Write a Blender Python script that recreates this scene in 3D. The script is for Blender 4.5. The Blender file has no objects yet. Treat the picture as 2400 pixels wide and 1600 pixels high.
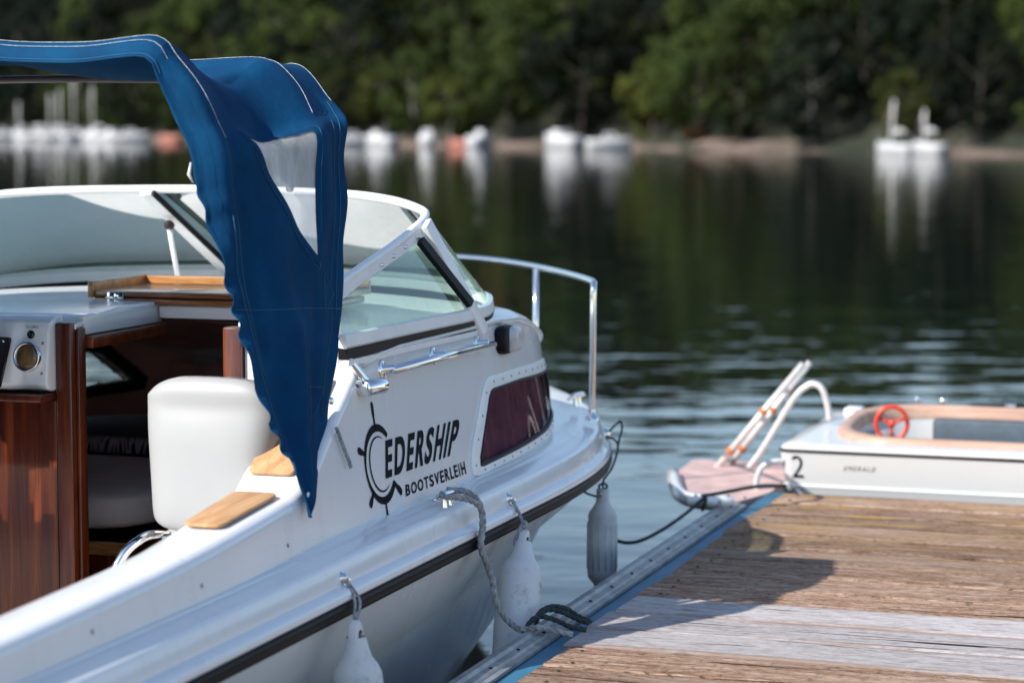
import bpy, bmesh, math, random
from mathutils import Vector, Matrix, noise
R = math.radians
random.seed(7)
scene = bpy.context.scene
col = scene.collection

# ------------------------------------------------------------------ camera, sky, sun, exposure
TH, PITCH = R(18.5), math.atan(502 / 5400)
cam = bpy.data.cameras.new('camera')
cam.lens, cam.sensor_width, cam.clip_end, cam.clip_start = 82.65, 36, 3000, .1
cam.dof.use_dof = True
cam.dof.focus_distance = 7.35
cam.dof.aperture_fstop = 2.0
cam_o = bpy.data.objects.new('camera', cam)
col.objects.link(cam_o)
cam_o.location = (0, 0, 2.05)
fw = Vector((-math.sin(TH) * math.cos(PITCH), math.cos(TH) * math.cos(PITCH), -math.sin(PITCH)))
cam_o.rotation_euler = fw.to_track_quat('-Z', 'Y').to_euler()
scene.camera = cam_o

LDIR = Vector((1.281, 1.631, -1.68)).normalized()          # the way sunlight travels
w = bpy.data.worlds.new('World'); scene.world = w; w.use_nodes = True
nt = w.node_tree
sky = nt.nodes.new('ShaderNodeTexSky'); sky.sky_type = 'NISHITA'; sky.sun_disc = False
sky.sun_elevation = math.asin(-LDIR.z)
sky.sun_rotation = math.atan2(-LDIR.x, -LDIR.y) % (2 * math.pi)
sky.air_density, sky.dust_density, sky.ozone_density = 1.0, 0.5, 1.0
nt.links.new(sky.outputs[0], nt.nodes['Background'].inputs[0])
nt.nodes['Background'].inputs[1].default_value = 0.112
sl = bpy.data.lights.new('sun', 'SUN'); sl.energy = 3.6; sl.angle = R(.53); sl.color = (1, .95, .87)
so = bpy.data.objects.new('sun', sl); col.objects.link(so)
so.rotation_euler = LDIR.to_track_quat('-Z', 'Y').to_euler()
so.location = (-8, -8, 14)
scene.view_settings.view_transform = 'Standard'; scene.view_settings.look = 'None'
scene.view_settings.gamma = 1; scene.view_settings.use_curve_mapping = False
scene.view_settings.exposure = 0.9
scene.cycles.max_bounces = 10; scene.cycles.transparent_max_bounces = 16
scene.cycles.caustics_reflective = True; scene.cycles.caustics_refractive = False
scene.cycles.sample_clamp_indirect = 6

# ------------------------------------------------------------------ material helpers
MATS = {}
class NB:
    def __init__(s, name):
        s.m = bpy.data.materials.new(name); s.m.use_nodes = True
        s.t = s.m.node_tree; s.b = s.t.nodes['Principled BSDF']; s.out = s.t.nodes['Material Output']
    def n(s, typ, **k):
        o = s.t.nodes.new('ShaderNode' + typ)
        for a, v in k.items(): setattr(o, a, v)
        return o
    def l(s, a, b): s.t.links.new(a, b)
    def pos(s, scale=(1, 1, 1), obj=False, rot=(0, 0, 0)):
        c = s.n('TexCoord').outputs['Object'] if obj else s.n('NewGeometry').outputs['Position']
        m = s.n('Mapping'); m.inputs['Scale'].default_value = scale; m.inputs['Rotation'].default_value = rot
        s.l(c, m.inputs[0]); return m.outputs[0]
    def noise(s, vec, scale=1, detail=4, rough=.6, dist=0):
        n = s.n('TexNoise'); s.l(vec, n.inputs['Vector'])
        n.inputs['Scale'].default_value = scale; n.inputs['Detail'].default_value = detail
        n.inputs['Roughness'].default_value = rough; n.inputs['Distortion'].default_value = dist
        return n.outputs['Fac']
    def ramp(s, fac, stops):
        r = s.n('ValToRGB'); s.l(fac, r.inputs[0]); e = r.color_ramp.elements
        while len(e) < len(stops): e.new(.5)
        for i, (p, c) in enumerate(stops):
            e[i].position = p; e[i].color = (*c, 1) if len(c) == 3 else c
        return r.outputs[0]
    def mix(s, a, b, fac, mode='MIX'):
        m = s.n('Mix', data_type='RGBA', blend_type=mode)
        for v, i in ((fac, 0), (a, 6), (b, 7)):
            if hasattr(v, 'links'): s.l(v, m.inputs[i])
            else: m.inputs[i].default_value = v if i == 0 else (*v, 1)
        return m.outputs[2]
    def bump(s, h, strength=.3, dist=.01):
        b = s.n('Bump'); b.inputs['Strength'].default_value = strength; b.inputs['Distance'].default_value = dist
        s.l(h, b.inputs['Height']); s.l(b.outputs[0], s.b.inputs['Normal']); return b.outputs[0]
    def set(s, **k):
        for a, v in k.items():
            i = s.b.inputs[a.replace('_', ' ')]
            if hasattr(v, 'links'): s.l(v, i)
            else: i.default_value = (*v, 1) if isinstance(v, tuple) else v
        return s

def plain(name, c, rough=.5, metal=0, var=.12, vs=6, bump=0, bs=40, coat=0):
    b = NB(name); p = b.pos()
    f = b.noise(p, vs, 4)
    lo = tuple(x * (1 - var) for x in c); hi = tuple(min(1, x * (1 + var)) for x in c)
    b.set(Base_Color=b.ramp(f, [(.3, lo), (.7, hi)]), Roughness=rough, Metallic=metal, Coat_Weight=coat)
    if bump: b.bump(b.noise(p, bs, 3), bump, .004)
    MATS[name] = b.m; return b.m

def m_gelcoat(name, c, dirt=.5):
    b = NB(name)
    streak = b.noise(b.pos((16, 16, 1.1)), 1.0, 5, .62)
    blot = b.noise(b.pos(), 2.3, 5, .6)
    d = b.ramp(streak, [(.50, (0, 0, 0)), (.78, (1, 1, 1))])
    d2 = b.ramp(blot, [(.45, (0, 0, 0)), (.75, (1, 1, 1))])
    mul = b.mix(d, d2, 1.0, 'MULTIPLY')
    m = b.n('Math', operation='MULTIPLY'); b.l(mul, m.inputs[0]); m.inputs[1].default_value = dirt
    cc = b.mix(c, (c[0] * .62, c[1] * .60, c[2] * .56), m.outputs[0])
    speck = b.ramp(b.noise(b.pos(), 70, 2), [(.70, (0, 0, 0)), (.76, (1, 1, 1))])
    m2 = b.n('Math', operation='MULTIPLY'); b.l(speck, m2.inputs[0]); m2.inputs[1].default_value = .25 * dirt
    cc = b.mix(cc, (.30, .28, .26), m2.outputs[0])
    b.set(Base_Color=cc, Roughness=b.ramp(blot, [(.3, (.16,) * 3), (.7, (.30,) * 3)]), Coat_Weight=.25, Coat_Roughness=.08)
    b.bump(b.noise(b.pos(), 3.0, 3), .10, .02)
    MATS[name] = b.m; return b.m

def m_wood(name, dark, mid, light, scale=(30, 30, 1.6), rough=.3, coat=.5, bump=.15):
    b = NB(name)
    p = b.pos(scale)
    f = b.noise(p, 1, 8, .65, .6)
    g = b.noise(b.pos(tuple(x * 4 for x in scale)), 1, 3)
    c = b.ramp(f, [(.28, dark), (.5, mid), (.72, light)])
    c = b.mix(c, dark, b.ramp(g, [(.58, (0, 0, 0)), (.75, (.7, .7, .7))]))
    b.set(Base_Color=c, Roughness=rough, Coat_Weight=coat, Coat_Roughness=.1)
    b.bump(f, bump, .003)
    MATS[name] = b.m; return b.m

def m_glass(name, tint, dust, dustcol=(.6, .66, .64), rough=.02, streak=True):
    b = NB(name); t = b.t; t.nodes.remove(b.b)
    tr = b.n('BsdfTransparent'); tr.inputs[0].default_value = (*tint, 1)
    gl = b.n('BsdfGlossy'); gl.inputs['Roughness'].default_value = rough
    fr = b.n('Fresnel'); fr.inputs[0].default_value = 1.16 if name == 'tinted_glass' else 1.5
    a = b.n('MixShader'); b.l(fr.outputs[0], a.inputs[0]); b.l(tr.outputs[0], a.inputs[1]); b.l(gl.outputs[0], a.inputs[2])
    df = b.n('BsdfDiffuse'); df.inputs[0].default_value = (*dustcol, 1)
    tl = b.n('BsdfTranslucent'); tl.inputs[0].default_value = (*dustcol, 1)
    dd = b.n('MixShader'); dd.inputs[0].default_value = .5; b.l(df.outputs[0], dd.inputs[1]); b.l(tl.outputs[0], dd.inputs[2])
    s1 = b.noise(b.pos((22, 22, 1.5)), 1, 5, .7); s2 = b.noise(b.pos(), 4, 4)
    r = b.ramp(s1, [(.35, (dust * .75,) * 3), (.62, (dust,) * 3), (.78, (min(1, dust * 1.9),) * 3)])
    r2 = b.ramp(s2, [(.3, (.8,) * 3), (.7, (1.1,) * 3)])
    f = b.mix(r, r2, 1.0, 'MULTIPLY')
    o = b.n('MixShader'); b.l(f, o.inputs[0]); b.l(a.outputs[0], o.inputs[1]); b.l(dd.outputs[0], o.inputs[2])
    b.l(o.outputs[0], b.out.inputs[0]); MATS[name] = b.m; return b.m

def m_canvas():
    b = NB('blue_canvas')
    weave = b.n('TexWave', wave_type='BANDS', bands_direction='Z'); b.l(b.pos(), weave.inputs['Vector']); weave.inputs['Scale'].default_value = 260
    wv = b.n('TexWave', wave_type='BANDS', bands_direction='Y'); b.l(b.pos(), wv.inputs['Vector']); wv.inputs['Scale'].default_value = 260
    f = b.noise(b.pos(), 5, 6, .65)
    c = b.ramp(f, [(.3, (.0012, .030, .088)), (.55, (.0018, .047, .122)), (.8, (.0035, .070, .162))])
    fade = b.ramp(b.noise(b.pos((1, 1, .5)), 1.6, 4), [(.5, (0, 0, 0)), (.8, (.4, .4, .4))])
    c = b.mix(c, (.010, .080, .165), fade)
    b.set(Base_Color=c, Roughness=.85, Specular_IOR_Level=.12)
    m = b.n('Math', operation='ADD'); b.l(weave.outputs['Fac'], m.inputs[0]); b.l(wv.outputs['Fac'], m.inputs[1])
    b1 = b.n('Bump'); b1.inputs['Strength'].default_value = .12; b1.inputs['Distance'].default_value = .001; b.l(m.outputs[0], b1.inputs['Height'])
    b2 = b.n('Bump'); b2.inputs['Strength'].default_value = .22; b2.inputs['Distance'].default_value = .02
    b.l(b.noise(b.pos((1, 1, .35)), 14, 3), b2.inputs['Height']); b.l(b1.outputs[0], b2.inputs['Normal'])
    b.l(b2.outputs[0], b.b.inputs['Normal'])
    MATS['blue_canvas'] = b.m

def m_plank(name, dark, mid, light, lichen=False, knots=False):
    b = NB(name)
    oi = b.n('ObjectInfo')
    off = b.n('Vector' + 'Math', operation='SCALE'); 
    cmb = b.n('CombineXYZ'); b.l(oi.outputs['Random'], cmb.inputs[0]); b.l(oi.outputs['Random'], cmb.inputs[1])
    b.l(cmb.outputs[0], off.inputs[0]); off.inputs['Scale'].default_value = 37.0
    add = b.n('VectorMath', operation='ADD'); b.l(b.n('NewGeometry').outputs['Position'], add.inputs[0]); b.l(off.outputs[0], add.inputs[1])
    def mp(sc):
        m = b.n('Mapping'); m.inputs['Scale'].default_value = sc; b.l(add.outputs[0], m.inputs[0]); return m.outputs[0]
    g1 = b.noise(mp((7.0, 42, 30)), 1, 9, .78, .6)
    g2 = b.noise(mp((16, 120, 120)), 1, 4, .7)
    g3 = b.noise(mp((.8, 3.2, 3)), 1, 4)
    c = b.ramp(g1, [(.30, dark), (.47, mid), (.66, light)])
    c = b.mix(c, tuple(x * .42 for x in dark), b.ramp(g2, [(.54, (0, 0, 0)), (.72, (.85,) * 3)]))
    gr = b.noise(mp((42, 75, 60)), 1, 3, .6)
    c = b.mix(c, tuple(x * .5 for x in dark), b.ramp(gr, [(.55, (0, 0, 0)), (.66, (.75 if lichen else .25,) * 3)]))
    c = b.mix(c, light, b.ramp(gr, [(.30, (.5,) * 3), (.42, (0, 0, 0))]))
    c = b.mix(c, light, b.ramp(g3, [(.48, (0, 0, 0)), (.75, (.45,) * 3)]))
    v = b.n('MapRange'); b.l(oi.outputs['Random'], v.inputs[0]); v.inputs[3].default_value = .66; v.inputs[4].default_value = 1.16
    c = b.mix(c, v.outputs[0], 1.0, 'MULTIPLY')
    crack = b.noise(mp((.9, 34, 10)), 1, 3, .5, .8)
    ck = b.ramp(crack, [(.655, (0, 0, 0)), (.68, (1, 1, 1))])
    c = b.mix(c, (.022, .015, .011), ck)
    if knots:
        so_ = b.n('SeparateXYZ'); b.l(b.n('TexCoord').outputs['Object'], so_.inputs[0])
        ab = b.n('Math', operation='ABSOLUTE'); b.l(so_.outputs[1], ab.inputs[0])
        ad = b.n('Math', operation='MULTIPLY_ADD'); b.l(b.noise(mp((1.3, 9, 3)), 1, 4), ad.inputs[0]); ad.inputs[1].default_value = .16; b.l(ab.outputs[0], ad.inputs[2])
        c = b.mix(c, (.25, .155, .11), b.ramp(ad.outputs[0], [(.175, (0, 0, 0)), (.215, (.75,) * 3)]))
        vo = b.n('TexVoronoi', feature='F1'); b.l(mp((2.6, 9, 3)), vo.inputs['Vector']); vo.inputs['Scale'].default_value = 1
        c = b.mix(c, (.16, .10, .07), b.ramp(vo.outputs['Distance'], [(.03, (.9,) * 3), (.10, (0, 0, 0))]))
    if lichen:
        sep = b.n('SeparateXYZ'); b.l(b.n('NewGeometry').outputs['Position'], sep.inputs[0])
        mr = b.n('MapRange'); b.l(sep.outputs[1], mr.inputs[0]); mr.inputs[1].default_value = 8.0; mr.inputs[2].default_value = 9.5
        li = b.ramp(b.noise(mp((1.5, 13, 9)), 1, 6, .7), [(.51, (0, 0, 0)), (.63, (.8,) * 3)])
        mm = b.n('Math', operation='MULTIPLY'); b.l(li, mm.inputs[0]); b.l(mr.outputs[0], mm.inputs[1])
        c = b.mix(c, (.42, .25, .055), mm.outputs[0])
    b.set(Base_Color=c, Roughness=.9, Specular_IOR_Level=.2)
    hh = b.n('Math', operation='ADD'); b.l(g1, hh.inputs[0]); b.l(g2, hh.inputs[1])
    h2 = b.n('Math', operation='SUBTRACT'); b.l(hh.outputs[0], h2.inputs[0]); b.l(ck, h2.inputs[1])
    b.bump(h2.outputs[0], .8, .008)
    MATS[name] = b.m

def m_water():
    b = NB('lake_water')
    p = b.pos((1, 1, 1), rot=(0, 0, R(-18)))
    def mp(sc):
        m = b.n('Mapping'); m.inputs['Scale'].default_value = sc; b.l(p, m.inputs[0]); return m.outputs[0]
    a = b.noise(mp((.9, 1.5, 1)), 1.0, 2, .45, .2)
    c = b.noise(mp((2.6, 4.5, 1)), 1.0, 2, .5, .2)
    e = b.noise(mp((.12, .22, 1)), 1.0, 2, .5)
    m1 = b.n('Math', operation='MULTIPLY_ADD'); b.l(c, m1.inputs[0]); m1.inputs[1].default_value = .22; b.l(a, m1.inputs[2])
    m2 = b.n('Math', operation='MULTIPLY_ADD'); b.l(e, m2.inputs[0]); m2.inputs[1].default_value = 2.2; b.l(m1.outputs[0], m2.inputs[2])
    b.set(Base_Color=(.0012, .0045, .0050), Roughness=.03, IOR=1.33)
    b.bump(m2.outputs[0], 1.0, .012)
    MATS['lake_water'] = b.m

def m_leaf(name, lo, hi):
    b = NB(name); t = b.t
    oi = b.n('ObjectInfo')
    f = b.noise(b.pos(), .35, 3)
    c = b.ramp(f, [(.3, lo), (.7, hi)])
    mr = b.n('MapRange'); b.l(oi.outputs['Random'], mr.inputs[0]); mr.inputs[3].default_value = .40; mr.inputs[4].default_value = 1.35
    c = b.mix(c, mr.outputs[0], 1.0, 'MULTIPLY')
    b.set(Base_Color=c, Roughness=.7, Specular_IOR_Level=.12)
    tl = b.n('BsdfTranslucent'); b.l(c, tl.inputs[0])
    mx = b.n('MixShader'); mx.inputs[0].default_value = .12
    b.l(b.b.outputs[0], mx.inputs[1]); b.l(tl.outputs[0], mx.inputs[2]); b.l(mx.outputs[0], b.out.inputs[0])
    MATS[name] = b.m

m_gelcoat('white_gelcoat', (.765, .77, .775), .65)
m_gelcoat('hull_gelcoat', (.80, .80, .79), .8)
m_gelcoat('boat_white', (.56, .56, .56), .35)
plain('white_vinyl', (.345, .345, .345), .42, var=.03)
plain('black_rubber', (.006, .006, .008), .5, var=.3)
MATS['black_rubber'].node_tree.nodes['Principled BSDF'].inputs['Specular IOR Level'].default_value = .18
plain('black_plastic', (.010, .010, .012), .25, var=.2)
plain('chrome', (.80, .80, .80), .09, 1, var=.03)
plain('aluminium', (.72, .73, .74), .33, 1, var=.06, vs=20)
plain('painted_aluminium', (.84, .84, .83), .35, 0, var=.06, vs=9)
plain('galvanised', (.30, .31, .31), .5, .55, var=.3, vs=14, bump=.2)
plain('dull_brown_tube', (.20, .15, .13), .4, .2)
plain('lettering_black', (.004, .005, .009), .8, var=.05)
MATS['lettering_black'].node_tree.nodes['Principled BSDF'].inputs['Specular IOR Level'].default_value = .15
plain('lamp_lens', (.52, .52, .52), .35, var=.3, vs=30)
plain('instrument_face', (.16, .10, .04), .15, var=.4, vs=40)
plain('lining', (.58, .36, .31), .95, var=.2, vs=5, bump=.3, bs=60)
plain('dark_trim', (.022, .014, .012), .7)
plain('cushion_fabric', (.50, .45, .42), .9, var=.12, bump=.4, bs=120)
plain('dark_fleece', (.03, .02, .03), .95)
plain('fringe', (.42, .36, .40), .9)
plain('curtain', (.24, .115, .155), .9, var=.4, vs=9)
plain('rope_grey', (.30, .31, .31), .9, var=.45, vs=60)
plain('rope_dark', (.035, .045, .05), .9, var=.4, vs=60)
plain('thread', (.42, .47, .52), .8, var=.5, vs=120)
plain('thread_blue', (.025, .115, .215), .8)
plain('tape_orange', (.55, .16, .05), .8, var=.3)
plain('tube_pale', (.66, .62, .60), .4, .25, var=.15, vs=12)
plain('steel_blue', (.03, .13, .215), .55, var=.3, vs=5, bump=.2)
plain('faded_pink', (.52, .36, .33), .6, var=.25, vs=7)
plain('wheel_red', (.62, .05, .02), .35)
plain('seat_blue', (.05, .075, .10), .6, var=.2, vs=20)
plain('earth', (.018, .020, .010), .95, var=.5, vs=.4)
bb_ = NB('bank')
bb_.set(Base_Color=bb_.mix(bb_.ramp(bb_.noise(bb_.pos(), .9, 4), [(.3, (.10, .072, .058)), (.7, (.24, .175, .145))]), (.012, .018, .008), bb_.ramp(bb_.noise(bb_.pos((.12, .12, 1)), 1, 4), [(.44, (0, 0, 0)), (.58, (1, 1, 1))])), Roughness=.95); MATS['bank'] = bb_.m
plain('bark', (.10, .08, .065), .95, var=.4, vs=3)
plain('bark_pale', (.30, .27, .25), .95, var=.4, vs=3)
plain('far_white', (.52, .52, .53), .4, var=.05)
plain('far_red', (.42, .16, .12), .6)
plain('far_mast', (.66, .63, .62), .4)
plain('far_glass', (.03, .035, .04), .2)
m_wood('mahogany', (.022, .0035, .001), (.092, .016, .004), (.22, .050, .010), coat=.2)
m_wood('hatch_wood', (.16, .055, .015), (.42, .19, .06), (.60, .33, .13), scale=(3, 24, 24), coat=.6)
m_wood('hatch_edge', (.07, .018, .006), (.20, .06, .015), (.42, .17, .05), scale=(3, 5, 60), coat=.6)
m_wood('teak', (.34, .17, .07), (.50, .28, .13), (.62, .38, .20), scale=(26, 2.2, 26), rough=.6, coat=0)
m_wood('boat_coaming_wood', (.30, .17, .12), (.48, .30, .22), (.58, .40, .30), scale=(2, 20, 20), rough=.55, coat=.1)
m_glass('windscreen_glass', (.60, .82, .73), .16, (.32, .48, .39))
m_glass('vinyl_window', (.84, .87, .90), .62, (.80, .83, .86), rough=.16)
m_glass('tinted_glass', (.74, .62, .68), .03, (.3, .22, .26), rough=.03)
m_glass('clear_glass', (.92, .95, .95), .04)
m_canvas()
m_plank('old_plank', (.074, .038, .022), (.285, .165, .103), (.56, .425, .335), lichen=True)
m_plank('grey_plank', (.20, .165, .155), (.41, .375, .37), (.54, .51, .51), knots=True)
m_water()
m_leaf('leaf_green', (.012, .024, .006), (.054, .074, .014))
m_leaf('leaf_dark', (.003, .007, .004), (.011, .018, .008))
m_leaf('leaf_lime', (.026, .037, .007), (.074, .082, .015))
m_leaf('leaf_orange', (.12, .05, .018), (.25, .115, .045))

# ------------------------------------------------------------------ geometry helpers
ORG = {}
def org(o): return ORG.get(o.name, Vector((0, 0, 0))) if o else Vector((0, 0, 0))
def tag(o, label=None, cat=None, group=None, kind=None):
    if label: o['label'] = label
    if cat: o['category'] = cat
    if group: o['group'] = group
    if kind: o['kind'] = kind
    return o
def empty(name, loc, label, cat, group=None):
    o = bpy.data.objects.new(name, None); o.empty_display_size = .1
    col.objects.link(o); o.location = loc; ORG[o.name] = Vector(loc)
    return tag(o, label, cat, group)
def mk(name, verts, faces, m, parent=None, smooth=True, fix=True):
    vs = [Vector(v) for v in verts]
    lo = Vector([min(v[i] for v in vs) for i in range(3)]); hi = Vector([max(v[i] for v in vs) for i in range(3)])
    c = (lo + hi) / 2; c.z = lo.z
    me = bpy.data.meshes.new(name)
    me.from_pydata([tuple(v - c) for v in vs], [], faces)
    me.materials.append(MATS[m])
    if fix:
        bm = bmesh.new(); bm.from_mesh(me); bmesh.ops.recalc_face_normals(bm, faces=bm.faces); bm.to_mesh(me); bm.free()
    if smooth: me.polygons.foreach_set('use_smooth', [True] * len(me.polygons))
    o = bpy.data.objects.new(name, me); col.objects.link(o)
    o.parent = parent; o.location = c - org(parent); ORG[o.name] = c.copy()
    return o
def sharp(o, ang=35):
    m = o.modifiers.new('edges', 'EDGE_SPLIT'); m.split_angle = R(ang); return o
def bevel(o, w=.004, seg=2):
    m = o.modifiers.new('bevel', 'BEVEL'); m.width = w; m.segments = seg; m.limit_method = 'ANGLE'; m.angle_limit = R(40); return sharp(o, 40)
def solid(o, t, off=-1):
    m = o.modifiers.new('thickness', 'SOLIDIFY'); m.thickness = t; m.offset = off; return o
def grid(rows, close_r=False, close_c=False, skip=None):
    nr, nc = len(rows), len(rows[0]); v = [p for r in rows for p in r]; f = []
    for i in range(nr if close_r else nr - 1):
        for j in range(nc if close_c else nc - 1):
            if skip and skip(i, j): continue
            f.append((i * nc + j, i * nc + (j + 1) % nc, ((i + 1) % nr) * nc + (j + 1) % nc, ((i + 1) % nr) * nc + j))
    return v, f
def cr(pts, n=8, closed=False):
    """Catmull-Rom through points"""
    P = [Vector(p) for p in pts]; out = []
    N = len(P)
    for i in range(N if closed else N - 1):
        if closed: a, b, c, d = P[i - 1], P[i], P[(i + 1) % N], P[(i + 2) % N]
        else:
            b, c = P[i], P[i + 1]
            a = P[i - 1] if i else b + (b - c); d = P[i + 2] if i + 2 < N else c + (c - b)
        for k in range(n):
            t = k / n
            out.append(.5 * ((2 * b) + (c - a) * t + (2 * a - 5 * b + 4 * c - d) * t * t + (3 * b - 3 * c + d - a) * t ** 3))
    if not closed: out.append(P[-1])
    return out
def resample(pts, n):
    P = [Vector(p) for p in pts]; L = [0]
    for a, b in zip(P, P[1:]): L.append(L[-1] + (b - a).length)
    out = []; j = 0
    for k in range(n):
        s = L[-1] * k / (n - 1)
        while j < len(P) - 2 and L[j + 1] < s: j += 1
        t = (s - L[j]) / max(1e-9, L[j + 1] - L[j]); out.append(P[j].lerp(P[j + 1], min(1, t)))
    return out
def frames(P, closed=False):
    N = len(P); T = []
    for i in range(N):
        if closed: d = P[(i + 1) % N] - P[i - 1]
        else: d = P[min(i + 1, N - 1)] - P[max(i - 1, 0)]
        T.append(d.normalized())
    ref = Vector((0, 0, 1)) if abs(T[0].z) < .9 else Vector((1, 0, 0))
    n = T[0].cross(ref).normalized(); out = []
    for i in range(N):
        n = (n - T[i] * n.dot(T[i])).normalized(); out.append((T[i], n, T[i].cross(n)))
    return out
def tube_g(pts, r, n=10, closed=False, caps=True):
    P = [Vector(p) for p in pts]; F = frames(P, closed); rows = []
    for i, (p, (t, a, b)) in enumerate(zip(P, F)):
        rr = r[i] if isinstance(r, (list, tuple)) else r
        rows.append([p + (a * math.cos(2 * math.pi * k / n) + b * math.sin(2 * math.pi * k / n)) * rr for k in range(n)])
    v, f = grid(rows, close_r=closed, close_c=True)
    if caps and not closed:
        f.append(tuple(range(n))[::-1]); f.append(tuple(range(len(v) - n, len(v))))
    return v, f
def tube(name, pts, r, m, parent=None, n=10, closed=False):
    return mk(name, *tube_g(pts, r, n, closed), m, parent)
def join(*gs):
    V, F = [], []
    for v, f in gs:
        o = len(V); V += list(v); F += [tuple(i + o for i in q) for q in f]
    return V, F
def rope_g(pts, r, pitch=None, strands=3, n=6):
    P = resample(pts, max(8, int(sum((Vector(a) - Vector(b)).length for a, b in zip(pts, pts[1:])) / (r * .9))))
    F = frames(P); s = 0; gs = []; pitch = pitch or r * 7
    L = [0]
    for a, b in zip(P, P[1:]): L.append(L[-1] + (b - a).length)
    for k in range(strands):
        Q = []
        for p, (t, a, b), l in zip(P, F, L):
            an = 2 * math.pi * (l / pitch + k / strands); Q.append(p + (a * math.cos(an) + b * math.sin(an)) * r * .5)
        gs.append(tube_g(Q, r * .56, n))
    return join(*gs)
def rope(name, pts, r, m, parent=None, smooth_n=8):
    return mk(name, *rope_g(cr(pts, smooth_n), r), m, parent)
def box_g(x0, x1, y0, y1, z0, z1):
    v = [(x, y, z) for x in (x0, x1) for y in (y0, y1) for z in (z0, z1)]
    return v, [(0, 1, 3, 2), (4, 6, 7, 5), (0, 4, 5, 1), (2, 3, 7, 6), (0, 2, 6, 4), (1, 5, 7, 3)]
def box(name, x0, x1, y0, y1, z0, z1, m, parent=None, bv=.004):
    o = mk(name, *box_g(x0, x1, y0, y1, z0, z1), m, parent)
    return bevel(o, bv) if bv else sharp(o)
def lathe_g(base, axis, prof, n=20):
    """prof: (distance along axis, radius)"""
    A = Vector(axis).normalized(); ref = Vector((0, 0, 1)) if abs(A.z) < .9 else Vector((1, 0, 0))
    a = A.cross(ref).normalized(); b = A.cross(a); B = Vector(base)
    rows = [[B + A * h + (a * math.cos(2 * math.pi * k / n) + b * math.sin(2 * math.pi * k / n)) * max(r, 1e-4) for k in range(n)] for h, r in prof]
    return grid(rows, close_c=True)
def lathe(name, base, axis, prof, m, parent=None, n=20):
    return mk(name, *lathe_g(base, axis, prof, n), m, parent)
def prism_g(poly, off):
    """poly: 3D points, extruded by vector off"""
    n = len(poly); o = Vector(off); v = [Vector(p) for p in poly] + [Vector(p) + o for p in poly]
    return v, [tuple(range(n)), tuple(range(2 * n - 1, n - 1, -1))] + [(i, (i + 1) % n, n + (i + 1) % n, n + i) for i in range(n)]
def lerp(a, b, t): return a + (b - a) * t
def ss(a, b, x):
    t = max(0, min(1, (x - a) / (b - a))); return t * t * (3 - 2 * t)
def interp(tab, x):
    if x <= tab[0][0]: return tab[0][1]
    for (x0, y0), (x1, y1) in zip(tab, tab[1:]):
        if x <= x1: return y0 + (y1 - y0) * (x - x0) / (x1 - x0)
    return tab[-1][1]
def inside(poly, x, y):
    c = False; n = len(poly)
    for i in range(n):
        x0, y0 = poly[i]; x1, y1 = poly[i - 1]
        if (y0 > y) != (y1 > y) and x < (x1 - x0) * (y - y0) / (y1 - y0) + x0: c = not c
    return c
def roundpoly(poly, r, n=5):
    out = []; N = len(poly)
    for i in range(N):
        p = Vector(poly[i]); a = Vector(poly[i - 1]); b = Vector(poly[(i + 1) % N])
        da = (a - p); db = (b - p); ra = min(r, da.length * .45, db.length * .45)
        s = p + da.normalized() * ra; e = p + db.normalized() * ra
        for k in range(n + 1):
            t = k / n; out.append((1 - t) ** 2 * s + 2 * t * (1 - t) * p + t * t * e)
    return out

# ------------------------------------------------------------------ water and far shore
o = mk('lake', *grid([[(-900, -120, 0), (500, -120, 0)], [(-900, 900, 0), (500, 900, 0)]]), 'lake_water', smooth=False)
tag(o, 'dark green lake water mirroring the wooded far shore', 'water', kind='structure')

SA, SB = Vector((-230, 320)), Vector((40, 108))               # shoreline ends
SD = (SB - SA).normalized(); SN = Vector((-SD.y, SD.x))
if SN.y < 0: SN = -SN
SL = (SB - SA).length
def shore(s, d):
    wob = 1.6 * math.sin(s * .06) + 1.0 * math.sin(s * .17 + 1)
    return SA + SD * s + SN * (d + wob)
def hill(s, d):
    p = shore(s, d); dist = p.length
    crest = .098 * dist * 1.03 - 9
    base = .75 * ss(0, 2.2, d) + max(0, d - 2.5) * .62
    h = base if base < crest else crest + (base - crest) * .04
    return h + (.5 * noise.noise(Vector((p.x * .08, p.y * .08, 0))) if d > 3 else 0)
rows = []
for i in range(131):
    s = -160 + (SL + 180) * i / 130; r = []
    for d in (-6, -1, 0, .7, 1.4, 2.4, 4, 8, 13, 19, 26, 34, 45, 70, 130, 260):
        p = shore(s, d); r.append((p.x, p.y, -1.0 if d <= -6 else (-.25 if d < 0 else hill(s, d))))
    rows.append(r)
v, f = grid(rows); fb = [q for q in f if (q[0] % 16) < 5]; fe = [q for q in f if (q[0] % 16) >= 5]
o = mk('hillside', v, fe, 'earth'); tag(o, 'dark wooded hillside rising behind the far shore', 'hill', kind='structure')
o = mk('shore_bank', v, fb, 'bank'); tag(o, 'pale pinkish gravel bank along the far shore', 'bank', kind='structure')

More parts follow.
